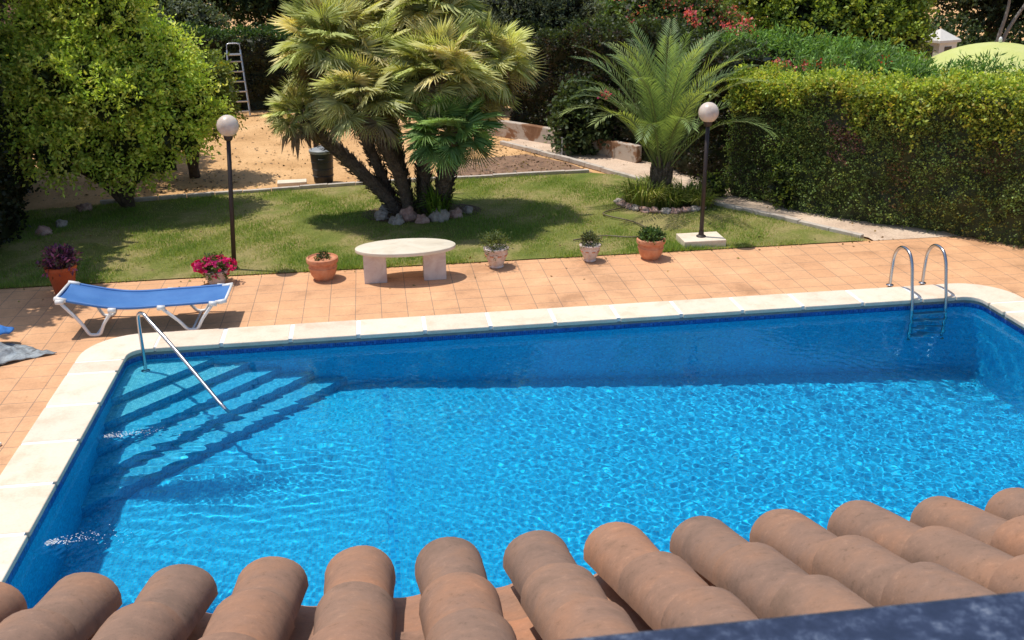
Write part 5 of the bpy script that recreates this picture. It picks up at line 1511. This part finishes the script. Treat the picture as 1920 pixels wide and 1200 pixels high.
def place_tile(vs, fs, x, y0, z0, mat, name, tilt=0.0, yaw=0.0):
    th = TH + tilt
    out = []
    for (a, b_, c_) in vs:
        xx = a * math.cos(yaw) - b_ * math.sin(yaw); yy = a * math.sin(yaw) + b_ * math.cos(yaw)
        out.append((xx, -(yy * math.cos(th)) + c_ * math.sin(th) , yy * math.sin(th) + c_ * math.cos(th)))
    o = mesh_obj(name, out, fs, mat, None, False, (x, y0, z0))
    bm = bmesh.new(); bm.from_mesh(o.data); bmesh.ops.recalc_face_normals(bm, faces=bm.faces)
    for e in bm.edges:
        if len(e.link_faces) == 2 and e.calc_face_angle(0) > .9: e.smooth = False
    for f_ in bm.faces: f_.smooth = True
    bm.to_mesh(o.data); bm.free()
    return H_(o)
rr = random.Random(5)
starts = [0.0, .41, .76, 1.10, 1.44, 1.78, 2.10]                       # distance up the slope of each lower tile edge
ARCH = .096
roof_cover = []
for c_ in range(-5, 17):
    xc = -.110 + c_ * SPC
    for i, s0 in enumerate(starts):
        if c_ < -4 and i > 4: continue
        jx = rr.uniform(-.006, .006) + (0.012 * i if c_ > 4 else 0) * .6
        r_lo = .098 + rr.uniform(-.002, .002)
        vs, fs = barrel(r_lo, .078, .49, .016, ARCH + .004 * rr.uniform(-1, 1), seed=c_ * 17 + i)
        s = s0 + rr.uniform(-.012, .012)
        y0 = EY - ARCH * math.sin(TH) - s * math.cos(TH); z0 = EZ - ARCH * math.cos(TH) + s * math.sin(TH) + .018
        place_tile(vs, fs, xc + jx, y0, z0, M['tile'], 'cover_tile', tilt=-.045, yaw=rr.uniform(-.012, .012))
    # channel tiles between the cover rows
    xm = xc + SPC / 2
    for i, s0 in enumerate([-.05, .31, .65, .99, 1.32, 1.65, 1.98]):
        vs, fs = barrel(.092, .104, .45, .012, .045, concave=True, seed=c_ * 31 + i + 500)
        s = s0 + rr.uniform(-.01, .01)
        y0 = EY - .055 - s * math.cos(TH); z0 = EZ - ARCH * math.cos(TH) + s * math.sin(TH) - .012
        if c_ < 16: place_tile(vs, fs, xm, y0, z0, M['tile_under'], 'channel_tile', tilt=-.02)
# boarding under the tiles, walls and sill
XW0, XW1 = -1.6, 4.05
yA, zA = EY - .10, EZ - .19; yB = .10; zB = zA + (yA - yB) * TAN
mb = MB(); t_ = .06
mb.add([(XW0, yA, zA), (XW1, yA, zA), (XW1, yB, zB), (XW0, yB, zB), (XW0, yA, zA - t_), (XW1, yA, zA - t_), (XW1, yB, zB - t_), (XW0, yB, zB - t_)],
       [(0, 1, 2, 3), (7, 6, 5, 4), (0, 4, 5, 1), (1, 5, 6, 2), (2, 6, 7, 3), (3, 7, 4, 0)])
H_(mb.build('roof_deck', mat_basic('mortar_bed', (.20, .13, .10), (.12, .08, .06), 10, .95, .5, .01)))
mb = MB(); mb.box(((XW0 + XW1) / 2, 1.80, 1.36), (XW1 - XW0 - .1, .25, 2.74)); H_(mb.build('lower_wall', M['white_wall']))
mb = MB(); mb.box(((XW0 + XW1) / 2, -.02, 3.97), (XW1 - XW0 - .1, .22, .50)); H_(mb.build('window_wall', M['white_wall']))
g = NM('dark_granite'); v = g.coord()
c = g.ramp(g.noise(48, 6, .72, v), [(.40, (.008, .012, .028)), (.52, (.022, .030, .060)), (.60, (.07, .09, .14)), (.72, (.26, .29, .34))])
c2 = g.mix(g.math('MULTIPLY', g.noise(9, 4, .6, v), .5), c, (.04, .06, .12))
M['granite'] = g.done(g.pbr(c2, .35, g.bump(g.noise(60, 3, .6, v), .1, .002), 0, .5))
mb = MB(); mb.box((1.15, .229, 4.182), (5.0, .50, .035)); H_(mb.build('window_sill', M['granite'], bevel=.004))

# ------------------------------------------------------------------ bubbles where the pool returns stir the surface
rg = np.random.default_rng(19)
Vs = []; Fs = []; k = 0
for (jx, jy, ln, nn) in ((-2.86, 9.29, .55, 230), (-2.90, 7.42, .45, 230)):
    for q in range(nn):
        f = rg.exponential(.35); 
        if f > 1.6: continue
        x = jx + f * ln; y = jy + rg.normal(0, .018 + .055 * f) + .05 * f
        r_ = rg.uniform(.0015, .0048); a0 = rg.uniform(0, 6)
        pts_ = [(x + r_ * math.cos(a0 + t) * (1.6 if t % 2 else 1), y + r_ * math.sin(a0 + t), WZ + .007) for t in (0, 1.2, 2.5, 3.8, 5.1)]
        Vs += pts_; Fs.append(tuple(range(k, k + 5))); k += 5
tag(mesh_obj('water_foam', Vs, Fs, mat_basic('foam', (.85, .88, .9), (.7, .75, .78), 20, .3, .1, .001)), 'tiny white bubbles drifting from the pool return jets', 'foam', kind='stuff')
sheet('soil_bed', [(1.7, 19.22), (4.35, 19.32), (4.05, 20.25), (3.3, 21.3), (1.9, 21.0), (1.3, 20.0)], -.026, mat_basic('dark_bed_soil', (.24, .14, .085), (.10, .06, .04), 5, .95, .8, .03, c3=(.34, .21, .13)), 'dark brown soil bed between the lawn and the low wall')

# a few leaves blown onto lawn and paving
rg = np.random.default_rng(97); n = 190
x = rg.uniform(-6, 8, n); y = np.where(rg.uniform(size=n) < .15, rg.uniform(12.8, 13.9, n), rg.uniform(13.9, 18.6, n))
y = np.where(rg.uniform(size=n) < .3, rg.normal(13.8, .06, n), y)
D = unit(rg.normal(0, 1, (n, 3)) * np.array([1, 1, .15]))
V, F = leaf_quads(np.stack([x, y, np.where(y > 13.86, .045, .012)], 1), D, rg.uniform(.025, .06, n), rg.uniform(.008, .02, n), rg)
zlo = np.repeat(np.where(y > 13.86, .03, .006), 4); V[:, 2] = np.maximum(V[:, 2], zlo)
tag(fast_mesh('fallen_leaves', V, F, pick_cols(n, [(.30, .20, .09), (.20, .12, .06), (.36, .30, .10), (.14, .16, .05)], rg), M['leaf']), 'small dry leaves blown over the lawn and paving', 'fallen leaves', kind='stuff')
